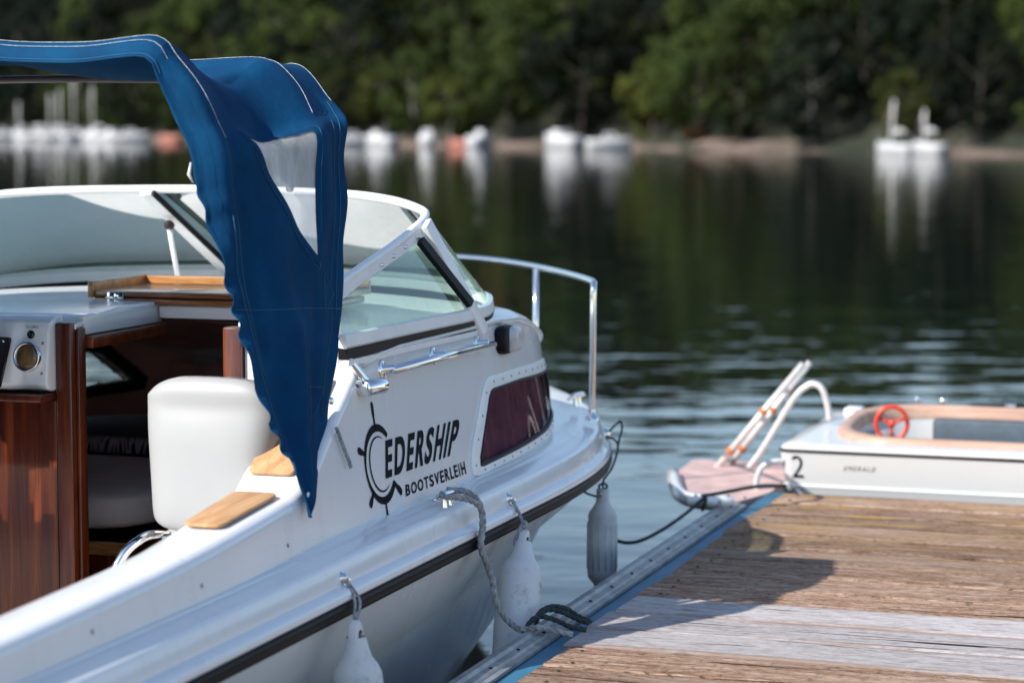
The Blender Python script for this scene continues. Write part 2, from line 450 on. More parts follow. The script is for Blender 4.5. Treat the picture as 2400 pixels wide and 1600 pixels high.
def leaf_crown(rng, h, w_, clumps, per, size, low=.25, shape='round'):
    """leaf faces on the outside of many clumps, so each clump has a lit and a shaded side"""
    V, F = [], []; mid = Vector((0, 0, h * (low + 1) / 2))
    for c in range(clumps):
        while True:
            x, y, z = rng.uniform(-1, 1), rng.uniform(-1, 1), rng.uniform(-1, 1)
            q = x * x + y * y + z * z
            if .30 < q < 1: break
        zz = h * low + h * (1 - low) * (z + 1) / 2
        taper = 1 if shape == 'round' else max(.12, 1.15 - (z + 1) / 2)
        cc = Vector((x * w_ * taper, y * w_ * taper, zz)); cr_ = rng.uniform(.6, 1.25) * h * .125
        out = (cc - mid).normalized()
        for k in range(per):
            d = Vector((rng.gauss(0, 1), rng.gauss(0, 1), rng.gauss(0, .8))).normalized()
            if d.dot(out) < -.35: d = -d
            n = (d + Vector((rng.gauss(0, .28), rng.gauss(0, .28), rng.gauss(0, .28) + .15))).normalized()
            a = n.orthogonal().normalized(); a = Matrix.Rotation(rng.uniform(0, 6.3), 3, n) @ a; b = n.cross(a)
            s = size * rng.uniform(.5, 1); p = cc + d * cr_ * rng.uniform(.7, 1.05); o_ = len(V)
            V += [p - a * s * .5, p + b * s * .36, p + a * s * .5, p - b * s * .36]; F.append((o_, o_ + 1, o_ + 2, o_ + 3))
    return V, F
def trunk_g(rng, h, r):
    gs = []
    top = Vector((rng.uniform(-.4, .4), rng.uniform(-.4, .4), h * .8))
    sp = [Vector((0, 0, -.8)), Vector((0, 0, h * .2)), top * .55 + Vector((.15, -.1, 0)), top]
    P = cr(sp, 4); gs.append(tube_g(P, [r * (1.15 - .95 * i / (len(P) - 1)) for i in range(len(P))], 7))
    for k in range(6):
        z = h * rng.uniform(.28, .6); a = rng.uniform(0, 6.3); l = h * rng.uniform(.18, .32)
        b = Vector((top.x * z / h, top.y * z / h, z)); e = b + Vector((math.cos(a) * l, math.sin(a) * l, l * .8))
        gs.append(tube_g([b, b.lerp(e, .5) + Vector((0, 0, -.1 * l)), e], [r * .4, r * .28, r * .1], 5))
    return join(*gs)
KINDS = {
    'broad': ('broadleaf_tree', 'leaf_green', 'mid green round topped broadleaf tree on the wooded far bank', 'green broadleaf trees of the far bank'),
    'dark': ('dark_tree', 'leaf_dark', 'dark shadowy green tree on the wooded far bank', 'dark green trees of the far bank'),
    'lime': ('lime_green_tree', 'leaf_lime', 'yellowish lime green tree on the wooded far bank', 'lime green trees of the far bank'),
    'orange': ('autumn_tree', 'leaf_orange', 'rusty orange autumn tree', 'orange trees of the far bank'),
}
PROTO = {}
for kd, n_ in (('broad', 4), ('dark', 3), ('lime', 2), ('orange', 1)):
    for q in range(n_):
        rng = random.Random(hash_ := sum(map(ord, kd)) * 7 + q)
        h = {'broad': 10, 'dark': 11, 'lime': 9, 'orange': 5.5}[kd] * rng.uniform(.9, 1.12)
        w_ = h * rng.uniform(.34, .46)
        cv, cf = leaf_crown(rng, h, w_, {'orange': 20}.get(kd, 50), 84, .58, .05, 'cone' if (kd == 'dark' and q == 0) else 'round')
        PROTO.setdefault(kd, []).append((cv, cf, *trunk_g(rng, h, .17 if kd != 'dark' else .2), rng.random() < .4))
MESH = {}
def tree(kd, q, loc, sc, rz, tier=''):
    nm, lm, lab, grp = KINDS[kd]; lab = lab.replace('on the wooded far bank', tier); grp = grp.replace('of the far bank', tier)
    root = bpy.data.objects.new(nm, None); col.objects.link(root); root.location = loc; root.scale = (sc, sc, sc); root.rotation_euler = (0, 0, rz)
    tag(root, lab, 'tree', grp)
    if (kd, q) not in MESH:
        cv, cf, tv, tf, pale = PROTO[kd][q]; ms = []
        for nn, vv, ff, mm in (('trunk', tv, tf, 'bark_pale' if pale else 'bark'), ('crown', cv, cf, lm)):
            me = bpy.data.meshes.new(nm + '_' + nn); me.from_pydata([tuple(x) for x in vv], [], ff); me.materials.append(MATS[mm]); ms.append((nn, me))
        MESH[kd, q] = ms
    for nn, me in MESH[kd, q]:
        c = bpy.data.objects.new(nn, me); col.objects.link(c); c.parent = root
rng = random.Random(21)
nt_ = 0
for d in (2.6, 6.5, 11.5, 17, 22.5, 28.5, 35, 42):
    s = -8 + rng.uniform(0, 5)
    while s < SL - 8:
        p = shore(s, d + rng.uniform(-1.4, 1.4)); z = hill(s, d)
        n = noise.noise(Vector((s * .03, d * .08, 3.3)))
        k = rng.random()
        kd = 'dark' if k < .34 - n * .35 else ('lime' if k > .90 - n * .25 + .08 * (s < 120) else 'broad')
        q = rng.randrange(len(PROTO[kd]))
        sc = rng.uniform(.78, 1.2) * (.8 if d < 5 else 1) * (.92 if s > 190 else 1.1)
        tree(kd, q, (p.x, p.y, z - .1), sc, rng.uniform(0, 6.28), 'right at the far water edge' if d < 5 else 'just behind the far shoreline' if d < 12 else 'halfway up the far slope' if d < 25 else 'high on the far slope'); nt_ += 1
        s += rng.uniform(5.6, 8.6) * (1.35 if s < 50 else 1)
for s_, d_, lab in ((189, 15, 'rusty orange tree showing behind the edge of the blue canopy'), (168, 19, 'rusty orange tree above the blue canopy top'), (193, 31, 'rusty orange tree high above the moored white boats'), (118, 22, 'rusty orange tree above the crowded far moorings')):
    p = shore(s_, d_); tree('orange', 0, (p.x, p.y, hill(s_, d_) + 1.0), 2.0, s_, ''); o_ = [q for q in col.objects if q.name.startswith('autumn_tree') and q.type == 'EMPTY'][-1]; o_['label'] = lab

# ------------------------------------------------------------------ moored boats along the far shore
def far_hull(L, B, H):
    rows = []
    for i in range(9):
        t = i / 8; x = -L / 2 + L * t
        b = B / 2 * (1 - max(0, (t - .35) / .65) ** 2.2) * (.86 + .14 * min(1, t / .3)); b = max(b, .02)
        sh = H * (1 + .25 * t * t)
        rows.append([(x, -b, sh), (x, -b * .92, sh * .5), (x, -b * .7, -.15), (x, 0, -.3), (x, b * .7, -.15), (x, b * .92, sh * .5), (x, b, sh), (x, 0, sh + .06)])
    v, f = grid(rows, close_c=True); f += [tuple(range(8)), tuple(range(64, 72))]
    return v, f
def far_boat(s, d, L, B, H, rz, label, mast=0, cabin=True, lean=0, colr='far_white', group=None, furl=False):
    p = shore(s, d); z = 0
    root = empty('sailing_boat' if mast else 'moored_motorboat', (p.x, p.y, 0), label, 'sailboat' if mast else 'boat', group)
    def T(g):
        M = Matrix.Translation((p.x, p.y, z)) @ Matrix.Rotation(rz, 4, 'Z'); return [M @ Vector(q) for q in g[0]], g[1]
    mk('hull', *T(far_hull(L, B, H)), colr, root)
    if cabin:
        a, b = -L * .12, L * .2; w_ = B * .32; h = .55
        rows = [[(a, -w_, H), (a + .1, -w_ * .85, H + h), (a + .1, w_ * .85, H + h), (a, w_, H)], [(b, -w_, H), (b - .35, -w_ * .8, H + h), (b - .35, w_ * .8, H + h), (b, w_, H)]]
        v, f = grid(rows, close_c=True); f += [(3, 2, 1, 0), (4, 5, 6, 7)]
        c = mk('cabin', *T((v, f)), colr, root, smooth=False)
        mk('window', *T(box_g(a + .15, b - .45, -w_ * 1.0, -w_ * .93, H + .2, H + .4)), 'far_glass', c, smooth=False)
    if mast:
        mx = L * .12; top = (mx + lean * mast, 0, H + mast)
        mk('mast', *T(tube_g([(mx, 0, H), top], [.11, .075], 6)), 'far_mast', root)
        mk('boom', *T(tube_g([(mx, 0, H + .7), (mx - L * .4, 0, H + .75)], .05, 6)), 'far_mast', root)
        if furl: mk('furled_sail', *T(tube_g([(mx - .1, 0, H + .82), (mx - L * .2, .02, H + .9), (mx - L * .4, 0, H + .84)], [.08, .16, .07], 8)), 'far_white', root)
        mk('forestay', *T(tube_g([top, (L * .48, 0, H * 1.2)], .018, 4)), 'far_mast', root)
GS = 'sailing boats moored in the far left cluster'
LS = 'small white sailing boat in the crowded moorings on the far shore'
for s, L, mast, rz in ((108.5, 5.2, 3.8, 2.4), (114.5, 5.4, 4.6, .3), (117.5, 5.0, 5.2, 2.0), (121.5, 6.2, 6.9, .5), (131.5, 5.4, 5.4, 2.7)):
    far_boat(s, -4 + .6 * math.sin(s * 9), L, 1.9, .75, rz, LS, mast, group=GS, furl=True)
LM = 'small white motorboat in the crowded moorings on the far shore'
for s, rz in ((104, .4), (111.5, 2.3), (125.5, .8), (135.5, 2.6), (139, .3)):
    far_boat(s, -3.2, 4.6, 1.9, .8, rz, LM, group='motorboats moored in the far left cluster')
far_boat(146.5, -2.6, 4.4, 1.5, .6, 2.5, 'low reddish rowing boat drawn up on the far bank', cabin=False, colr='far_red')
far_boat(191, -3.2, 4.2, 1.7, .7, .5, 'white motorboat moored behind the blue canopy edge on the far shore')
far_boat(197.5, -3.4, 4.0, 1.7, .8, 2.6, 'white motorboat beside two pale boats near the blue canopy on the far shore')
far_boat(206, -3.4, 2.8, 1.5, .95, 1.9, 'stubby high sided white boat seen end on beside a red boat on the far shore')
far_boat(209.7, -3.0, 3.4, 1.3, .55, 2.45, 'low red boat between two white boats on the far shore', cabin=False, colr='far_red')
far_boat(213, -3.6, 2.6, 1.4, .9, 1.2, 'small white boat moored just beyond the low red boat on the far shore')
far_boat(222, -3.8, 4.4, 1.9, .95, 2.5, 'large white motorboat moored below dark trees on the far shore')
far_boat(227.5, -3.4, 3.6, 1.6, .7, .4, 'lower pale motorboat moored next to the large white one on the far shore')
far_boat(262.8, -4.2, 3.4, 1.5, .62, 2.5, 'white sailing dinghy with a reddish leaning mast below lime green trees', 2.9, lean=-.10, cabin=False, furl=True)
far_boat(266.8, -4.4, 3.3, 1.5, .68, 2.3, 'white sailing dinghy with an upright pale mast below lime green trees', 2.2, cabin=False, furl=True)
def bush(s, d, r, m, label):
    p = shore(s, d); g = leaf_crown(random.Random(int(s)), r * 2, r, 16, 30, .32, .1)
    z = hill(s, d)
    root = empty('shore_bush', (p.x, p.y, z), label, 'bush')
    mk('foliage', [Vector(q) + Vector((p.x, p.y, z - .1)) for q in g[0]], g[1], m, root, smooth=False, fix=False)
    mk('stem', *tube_g([(p.x, p.y, z - .3), (p.x + .1, p.y, z + r)], .05, 5), 'bark', root)
bush(232.5, 1.6, .9, 'leaf_orange', 'small orange bush on the pale gravel bank')
bush(231, 2.2, .8, 'leaf_lime', 'small yellow green bush beside the pale motorboat on the bank')
bush(143.5, 1.4, 1.6, 'leaf_green', 'rounded green bush beside the crowded moorings')
bush(283, 1.5, 1.0, 'leaf_lime', 'lime green bush on the bank past the sailing dinghies')

# ------------------------------------------------------------------ the wooden dock
DZ = .45
dock = empty('wooden_dock', (0, 6, 0), 'weathered plank dock with blue steel edge beam, alongside the cabin cruiser', 'dock')
PW = .265
pm = []
for q in range(6):
    rr = random.Random(q); n = 12; rows = []
    for i in range(n):
        t = (i / (n - 1)) ** 1.5; x = lerp(0, 4.7, t); e = PW / 2 - .0065
        wz = .002 * rr.uniform(-1, 1); a = e + .0038 * rr.uniform(-1, 1); b = e + .0038 * rr.uniform(-1, 1)
        ex = (rr.uniform(-.008, .008) if i == 0 else 0)
        rows.append([(x + ex, -a, -.035), (x + ex, -a, -.006 + wz), (x + ex, -a + .007, wz), (x + ex + (.006 if i == 0 else 0), b - .007, wz), (x + ex, b, -.006 + wz), (x + ex, b, -.035)])
    v, f = grid(rows, close_c=True); f += [tuple(range(6)), tuple(range(6 * n - 6, 6 * n))]
    me = bpy.data.meshes.new('plank'); me.from_pydata(v, [], f)
    bm = bmesh.new(); bm.from_mesh(me); bmesh.ops.recalc_face_normals(bm, faces=bm.faces); bm.to_mesh(me); bm.free()
    me.materials.append(MATS['old_plank']); m2 = me.copy(); m2.materials.clear(); m2.materials.append(MATS['grey_plank']); pm.append((me, m2))
rr = random.Random(4)
k0 = -19; ky = 7.06
for k in range(k0, 12):
    y0 = ky + k * PW
    if y0 + PW > 10.05: break
    grey = -1 <= k <= 1
    o = bpy.data.objects.new('plank', pm[rr.randrange(6)][1 if grey else 0]); col.objects.link(o); o.parent = dock
    o.location = Vector((-2.094 + rr.uniform(-.014, .016), y0 + PW / 2, DZ + rr.uniform(-.002, .0025) + (.004 if grey else 0))) - ORG[dock.name]
    o.rotation_euler = (0, 0, rr.uniform(-.0012, .0012))
    if grey: o['label'] = 'newer pale grey board'
sg = []
for k in range(k0, 12):
    for dx in (-2.02, -.55):
        for dy in (.06, .20):
            sg.append(lathe_g((dx + rr.uniform(-.012, .012), ky + k * PW + dy + rr.uniform(-.012, .012), DZ + .0015), (0, 0, 1), [(0, .006), (.0025, .0055), (.003, 0)], 8))
tag(mk('plank_screws', *join(*sg), 'dark_trim', dock), kind='stuff')
Y0, Y1 = 2.0, 10.02
box('edge_beam', -2.175, -2.085, Y0, Y1, DZ - .20, DZ - .046, 'steel_blue', dock, .006)
mk('edge_ledge', *grid([[(-2.163, Y0, DZ - .009), (-2.085, Y0, DZ - .009)], [(-2.163, Y1, DZ - .009), (-2.085, Y1, DZ - .009)]]), 'steel_blue', dock, smooth=False)
rows = []
for y in (Y0, 4, 6, 7, 8, 9, Y1 - .45):
    prof = [(-2.178, -.06), (-2.178, -.02), (-2.165, -.008), (-2.164, .004), (-2.186, .006), (-2.189, .014), (-2.215, .016), (-2.222, .026), (-2.246, .024), (-2.252, .012), (-2.252, -.06)]
    rows.append([(x, y, DZ + z) for x, z in prof])
v, f = grid(rows, close_c=True); f += [tuple(range(11)), tuple(range(len(v) - 11, len(v)))]
rail = sharp(mk('edge_rail', v, f, 'galvanised', dock), 30)
for k in range(30):
    y = 2.3 + k * .255
    lathe('bolt', (-2.20, y, DZ + .014), (0, 0, 1), [(0, .006), (.004, .006), (.005, 0)], 'black_rubber', rail, 8)
box('cross_beam', -2.08, 2.5, Y1 - .10, Y1 - .02, DZ - .20, DZ - .048, 'steel_blue', dock, .006)
box('cross_beam', -2.08, 2.5, 6.0, 6.08, DZ - .20, DZ - .048, 'steel_blue', dock, .006)
for x in (-1.6, .2, 1.9):
    for y in (3.4, 6.2, 9.0):
        lathe('float', (x, y - .6, .17), (0, 1, 0), [(0, .0), (.02, .18), (.06, .235), (1.14, .235), (1.18, .18), (1.2, 0)], 'black_plastic', dock, 18)

# cleat and ropes on the dock
cl = empty('mooring_cleat', (-2.26, 9.36, DZ), 'pale galvanised mooring bar on the far corner of the dock edge', 'cleat')
tube('bar', [(-2.36, 9.34, DZ + .045), (-2.18, 9.40, DZ + .045)], .020, 'painted_aluminium', cl, 12)
tube('post', [(-2.235, 9.375, DZ - .02), (-2.235, 9.375, DZ + .05)], .016, 'galvanised', cl, 8)
bk = mk('backing_plate', *box_g(-2.30, -2.17, 9.32, 9.43, DZ - .028, DZ - .014), 'galvanised', cl, smooth=False)

# swim platform with ladder by the dock corner
sp = empty('swim_platform', (-2.3, 10.2, .0), 'faded pink and white swim platform carrying a tilted tube ladder, at the dock corner', 'platform')
pts = [(-2.50, 9.80), (-2.40, 9.70), (-2.26, 9.72), (-2.17, 10.02), (-2.17, 10.16), (-2.20, 10.95), (-2.74, 10.95), (-2.70, 10.4)]
pts = [tuple(p) for p in roundpoly(pts, .06)]
mk('deck_board', *prism_g([(x, y, .40) for x, y in pts], (0, 0, .035)), 'faded_pink', sp)
sharp(sp.children[0])
lip = tube('rim', cr([(-2.70, 10.4, .44), (-2.53, 9.86, .44), (-2.41, 9.70, .44), (-2.27, 9.71, .44)], 6), .032, 'boat_white', sp)
lathe('float_tank', (-2.33, 10.0, .16), (0, 1, 0), [(0, 0), (.02, .15), (.06, .20), (.8, .20), (.84, 0)], 'boat_white', sp, 16)
LA, LB = Vector((-2.655, 10.74, .33)), Vector((-2.170, 10.76, .932))
LO, LP = Vector((.045, .09, 0)), Vector((.014, .09, 0))
tube('rail', [LA, LB], .0165, 'tube_pale', sp, 10); tube('rail', [LA + LO, LB + LP], .0165, 'tube_pale', sp, 10)
for t in (.22, .55, .78): tube('rung', [LA.lerp(LB, t), (LA + LO).lerp(LB + LP, t)], .012, 'tube_pale', sp, 8)
for t in (.30, .62):
    d = (LB - LA).normalized() * .012
    for a in (LA.lerp(LB, t), (LA + LO).lerp(LB + LP, t)): tube('binding', [a - d, a + d], .0225, 'tape_orange', sp, 10)
tube('grab_hoop', cr([(x * 1.075, 10.75, 2.05 - (2.05 - z) * 1.075) for x, z in ((-2.30, .49), (-2.20, .62), (-2.06, .855), (-2.0, .915), (-1.965, .925), (-1.93, .90), (-1.905, .82), (-1.90, .77))], 7), .015, 'tube_pale', sp, 10)

# ------------------------------------------------------------------ small electric boat number 2
b2 = empty('rental_boat', (-.6, 10.7, 0), 'small white open boat numbered 2 with wooden cockpit rim and red wheel', 'boat')
XL, XR, YN, YF = -2.15, 1.35, 10.13, 11.45
def b2_ring(z, ins, n=7, x_in=None):
    a, b, c, d = XL + (x_in if x_in is not None else ins), XR - ins, YN + ins, YF - ins
    return [(p.x, p.y, z) for p in roundpoly([Vector((a, c, 0)), Vector((b, c, 0)), Vector((b, d, 0)), Vector((a, d, 0))], .06, n)]
rows = [b2_ring(-.12, .16), b2_ring(.05, .06), b2_ring(.30, .035), b2_ring(.44, .015), b2_ring(.455, .008), b2_ring(.466, .018), b2_ring(.60, .0), b2_ring(.606, .0)]
mk('hull', *grid(rows, close_c=True), 'boat_white', b2); sharp(b2.children[0], 25)
mk('rub_line', *grid([b2_ring(.607, .006), b2_ring(.609, -.006), b2_ring(.617, -.006), b2_ring(.619, .006)], close_c=True), 'dark_trim', b2)
def b2_cock(z, gx=0):
    a, b, c, d = -1.93 - gx, XR - .5, 10.36 - gx, 11.26 + gx
    return [(p.x, p.y, z + .045 * (p.y - 10.8)) for p in roundpoly([Vector((a, c, 0)), Vector((b, c, 0)), Vector((b, d, 0)), Vector((a, d, 0))], .36, 7)]
def inter(r0, r1, t): return [tuple(Vector(a).lerp(Vector(b), t)) for a, b in zip(r0, r1)]
e0 = b2_ring(.62, .0); e1 = b2_cock(.655, .05)
rows = [e0, b2_ring(.634, .010), inter(b2_ring(.645, .02), e1, .35), inter(b2_ring(.652, .03), e1, .7), e1]
mk('deck', *grid(rows, close_c=True), 'boat_white', b2)
rows = [b2_cock(.652, .05), b2_cock(.672, .046), b2_cock(.680, .03), b2_cock(.680, .0), b2_cock(.668, -.010), b2_cock(.62, -.010)]
mk('cockpit_rim', *grid(rows, close_c=True), 'boat_coaming_wood', b2)
rows = [b2_cock(.64, -.005), b2_cock(.40, -.03), b2_cock(.12, -.06)]
v, f = grid(rows, close_c=True); n_ = len(rows[0]); f.append(tuple(range(2 * n_, 3 * n_)))
mk('cockpit_liner', v, f, 'boat_white', b2)
box('seat_back', -1.62, .6, 11.12, 11.19, .40, .655, 'seat_blue', b2, .02)
box('seat', -1.70, .6, 10.75, 11.06, .28, .40, 'seat_blue', b2, .02)
bx_ = box('dashboard', -1.86, -1.80, 10.5, 11.1, .35, .60, 'boat_white', b2, .015)
wc = Vector((-1.76, 10.80, .665))
ringp = [wc + Vector((.05 * math.cos(a) * .3 + .078 * math.cos(a) * .7, .02 * math.cos(a), .078 * math.sin(a))) for a in [2 * math.pi * k / 28 for k in range(28)]]
g = [tube_g(ringp, .0105, 8, True)]
for a in (.35, 2.8, 4.7):
    g.append(tube_g([wc, wc + Vector((.062 * math.cos(a), .0, .072 * math.sin(a)))], .008, 6))
g.append(lathe_g(wc - Vector((0, .012, 0)), (0, 1, 0), [(0, 0), (0, .018), (.02, .018), (.02, 0)], 12))
mk('steering_wheel', *join(*g), 'wheel_red', b2)
tube('handle', cr([(-2.235, 10.12, .40), (-2.245, 10.12, .47), (-2.22, 10.12, .535), (-2.17, 10.13, .56), (-2.13, 10.15, .56)], 6), .013, 'boat_white', b2)
lathe('eye_bolt', (-2.10, 10.11, .445), (0, 1, 0), [(-.01, 0), (-.01, .02), (.03, .02)], 'galvanised', b2, 10)
box('vent', -2.04, -1.96, 11.1, 11.22, .655, .69, 'painted_aluminium', b2, .008)
for x, y in ((-1.72, 11.33), (-1.60, 11.33)):
    lathe('bollard', (x, y, .655), (0, 0, 1), [(0, .008), (.05, .010), (.06, .016), (.075, .016), (.08, 0)], 'chrome', b2, 10)
box('rim_cleat', -1.30, -1.25, 11.27, 11.29, .700, .718, 'chrome', b2, .003)
def text_mesh(body, bold=0.0):
    c = bpy.data.curves.new('t', 'FONT'); c.body = body; c.offset = bold; c.resolution_u = 6
    o = bpy.data.objects.new('t', c); col.objects.link(o)
    dg = bpy.context.evaluated_depsgraph_get(); me = bpy.data.meshes.new_from_object(o.evaluated_get(dg))
    bm = bmesh.new(); bm.from_mesh(me)
    bmesh.ops.triangulate(bm, faces=bm.faces)
    for it in range(3):
        es = [e for e in bm.edges if e.calc_length() > .12]
        if es: bmesh.ops.subdivide_edges(bm, edges=es, cuts=1)
        bmesh.ops.triangulate(bm, faces=bm.faces)
    v = [tuple(x.co) for x in bm.verts]; bm.verts.index_update(); f = [tuple(x.index for x in q.verts) for q in bm.faces]
    bm.free(); bpy.data.objects.remove(o); bpy.data.curves.remove(c); bpy.data.meshes.remove(me)
    xs_ = [p[0] for p in v]; ys_ = [p[1] for p in v]; x0, x1, y0, y1 = min(xs_), max(xs_), min(ys_), max(ys_)
    return [((p[0] - x0) / (x1 - x0), (p[1] - y0) / (y1 - y0)) for p in v], f
tv, tf = text_mesh('2', -.012)
mk('number', [(-2.090 + .052 * a, YN + .013 * (1 - b) - .0035, .494 + .098 * b) for a, b in tv], tf, 'lettering_black', b2, smooth=False, fix=False)
tv, tf = text_mesh('E M E R A L D', -.005)
mk('name_lettering', [(-1.86 + .135 * a + .008 * b, YN + .003 + .003 * (1 - b), .535 + .020 * b) for a, b in tv], tf, 'lettering_black', b2, smooth=False, fix=False)
r = rope('mooring_line', [(-2.11, 10.10, .46), (-2.2, 9.95, .475), (-2.30, 9.6, .49), (-2.31, 9.40, .51), (-2.29, 9.36, .515), (-2.285, 9.33, .49), (-2.30, 9.35, .46)], .009, 'rope_dark')
tag(r, 'dark rope running from the numbered boat to the mooring bar', 'rope')

# ------------------------------------------------------------------ the cabin cruiser
XC = -3.85
ship = empty('cabin_cruiser', (XC, 7, 0), 'white cabin cruiser with blue canvas canopy, moored alongside the plank dock', 'boat')
def mir(p): return Vector((2 * XC - p[0], p[1], p[2]))
YS = 3.85                                                     # transom
def xs(y): return max(XC, -2.45 - .17 * (max(y - 7.6, 0) / 1.45) ** 2.8)
def xb(y): return max(XC, -2.60 + .045 * (1 - ss(5.2, 6.35, y)) - .10 * (max(y - 7.0, 0) / 1.56) ** 4.6)
def fside(y, z): return max(XC, xb(y) - .15 * (z - .87))
YT = 7.6 + 1.45 * (1.40 / .17) ** (1 / 2.8)                   # stem
YC = 7.0 + 1.56 * (1.25 / .10) ** (1 / 4.6)                   # front of the cabin
def zs(y): return .045 * ss(8.6, 10.6, y)                     # sheer rise
ysn = [YS + (8.2 - YS) * i / 26 for i in range(27)] + [8.2 + (YT - 8.2) * (1 - (1 - i / 34) ** 1.6) for i in range(1, 35)]
# hull below the rubbing strip
rows = []
for y in ysn:
    hw = xs(y) - XC; g = ss(6.6, 10.6, y); zc = .46 + .035 * (y - 6.0) + .06 * g
    sec = [(1.0, .722 + zs(y)), (.995 - .005 * g, .70 + zs(y)), (.962 - .05 * g, (zc + .72) / 2), (.925 - .13 * g, zc + .012), (.917 - .14 * g, zc), (.86 - .30 * g, .22), (.79 - .42 * g, 0.0), (.55 - .36 * g, -.18), (0, -.34)]
    rk = lambda z: (.72 - z) * (.62 * ss(8.4, YT, y))
    st = [Vector((XC + hw * a, y - rk(z), z)) for a, z in sec]
    rows.append(st + [mir(p) for p in reversed(st[:-1])])
v, f = grid(rows); n_ = len(rows[0]); f.append(tuple(range(n_)))
sharp(mk('hull', v, f, 'hull_gelcoat', ship), 28)
# sweeps along the sheer
path = [Vector((xs(y), y, zs(y))) for y in ysn]
path = path + [mir(p) for p in reversed(path[:-1])]
nrm = []
for i, p in enumerate(path):
    t = (path[min(i + 1, len(path) - 1)] - path[max(i - 1, 0)]); t.z = 0; t.normalize(); nrm.append(Vector((t.y, -t.x, 0)))
def sweep(name, prof, m, close=True):
    rows = [[p + n * o + Vector((0, 0, z)) for o, z in prof] for p, n in zip(path, nrm)]
    return mk(name, *grid(rows, close_c=close), m, ship)
sweep('rub_strip', [(-.01, .703), (.006, .702), (.013, .707), (.017, .716), (.012, .7225), (.017, .729), (.014, .738), (.006, .7415), (-.01, .7415)], 'black_rubber')
sharp(sweep('deck_moulding', [(-.012, .742), (.004, .742), (.012, .749), (.012, .762), (.004, .774), (-.012, .779), (-.020, .783), (-.030, .835), (-.038, .846), (-.052, .850), (-.105, .858)], 'white_gelcoat', False), 40)
# deck between the moulding and the cabin
def yin(y): return y if y <= 7 else 7 + (y - 7) * (YC - 7) / (YT - 7)
rows = []
for i, y in enumerate(ysn):
    a = path[i] + nrm[i] * -.10 + Vector((0, 0, .8575)); a.x = max(a.x, XC)
    b = Vector((xb(yin(y)), yin(y), .866 + zs(y)))
    rows.append([a, a.lerp(b, .5) + Vector((0, 0, .006)), b])
rows2 = [[mir(p) for p in r] for r in rows]
mk('foredeck', *join(grid(rows), grid(rows2)), 'white_gelcoat', ship)

# windows of the cabin, outline in (y, z)
GL = roundpoly([Vector(p) for p in ((7.632, 1.130, 0), (8.0, 1.129, 0), (8.56, 1.105, 0), (8.76, .940, 0), (8.30, .912, 0), (7.93, .904, 0), (7.408, .896, 0))], .035)
FR = roundpoly([Vector(p) for p in ((7.605, 1.176, 0), (8.0, 1.172, 0), (8.62, 1.148, 0), (8.86, .905, 0), (8.376, .881, 0), (7.965, .874, 0), (7.43, .866, 0), (7.335, .872, 0), (7.365, .955, 0))], .05)
GLp = [(p.x, p.y) for p in GL]
PDY = .27                                                     # the port window sits a little further forward
GLq = [(p.x + PDY, p.y) for p in GL]
ZT = [(3.8, .952), (4.4, .960), (5.0, .975), (5.5, .998), (5.92, 1.018), (6.03, 1.045), (6.55, 1.34), (6.8, 1.37), (7.8, 1.37), (8.1, 1.355), (8.4, 1.30), (8.7, 1.235), (9.0, 1.15), (9.3, 1.05), (9.55, .96), (YC, .87)]
def ztop(y): return interp(ZT, y)
ysc = [YS + (5.0 - YS) * i / 6 for i in range(7)] + [5.0 + 2.3 * i / 46 for i in range(1, 47)] + [7.3 + 1.6 * i / 80 for i in range(1, 81)] + [8.9 + (YC - 8.9) * (1 - (1 - i / 24) ** 1.7) for i in range(1, 25)]
NZ = 34
def side_pt(y, t, inset=0):
    z0 = .862; z1 = ztop(y); z = lerp(z0, max(z1 - .03, z0 + .001), t)
    return Vector((max(XC, fside(y, z) - inset), y, z))
rowsS = [[side_pt(y, j / NZ) for j in range(NZ + 1)] for y in ysc]
def sk(i, j):
    c = (rowsS[i][j] + rowsS[i + 1][j + 1]) / 2
    return inside(GLp, c.y, c.z)
v, f = grid(rowsS, skip=sk)
mk('cabin_side', v, f, 'white_gelcoat', ship)
v, f = grid(rowsS, skip=lambda i, j: inside(GLq, *((rowsS[i][j] + rowsS[i + 1][j + 1]) / 2).yz))
mk('cabin_side', [mir(p) for p in v], f, 'white_gelcoat', ship)
# rounded top edge and coaming top, inner wall
XI = [(3.8, -2.725), (5.2, -2.735), (5.48, -2.765), (5.92, -2.815), (6.04, -2.84), (6.55, -2.865)]
rows = []
for y in [q for q in ysc if q <= 6.551]:
    zt = ztop(y); xe = fside(y, zt - .03); xi = interp(XI, y)
    rows.append([Vector((xe, y, zt - .03)), Vector((xe - .004, y, zt - .014)), Vector((xe - .016, y, zt - .003)), Vector((xe - .034, y, zt)),
                 Vector((xi + .03, y, zt - .001)), Vector((xi + .012, y, zt - .006)), Vector((xi, y, zt - .022)), Vector((xi - .005, y, zt - .10)), Vector((xi - .02, y, .36))])
v, f = grid(rows)
mk('coaming', v, f, 'white_gelcoat', ship); mk('coaming', [mir(p) for p in v], f, 'white_gelcoat', ship)
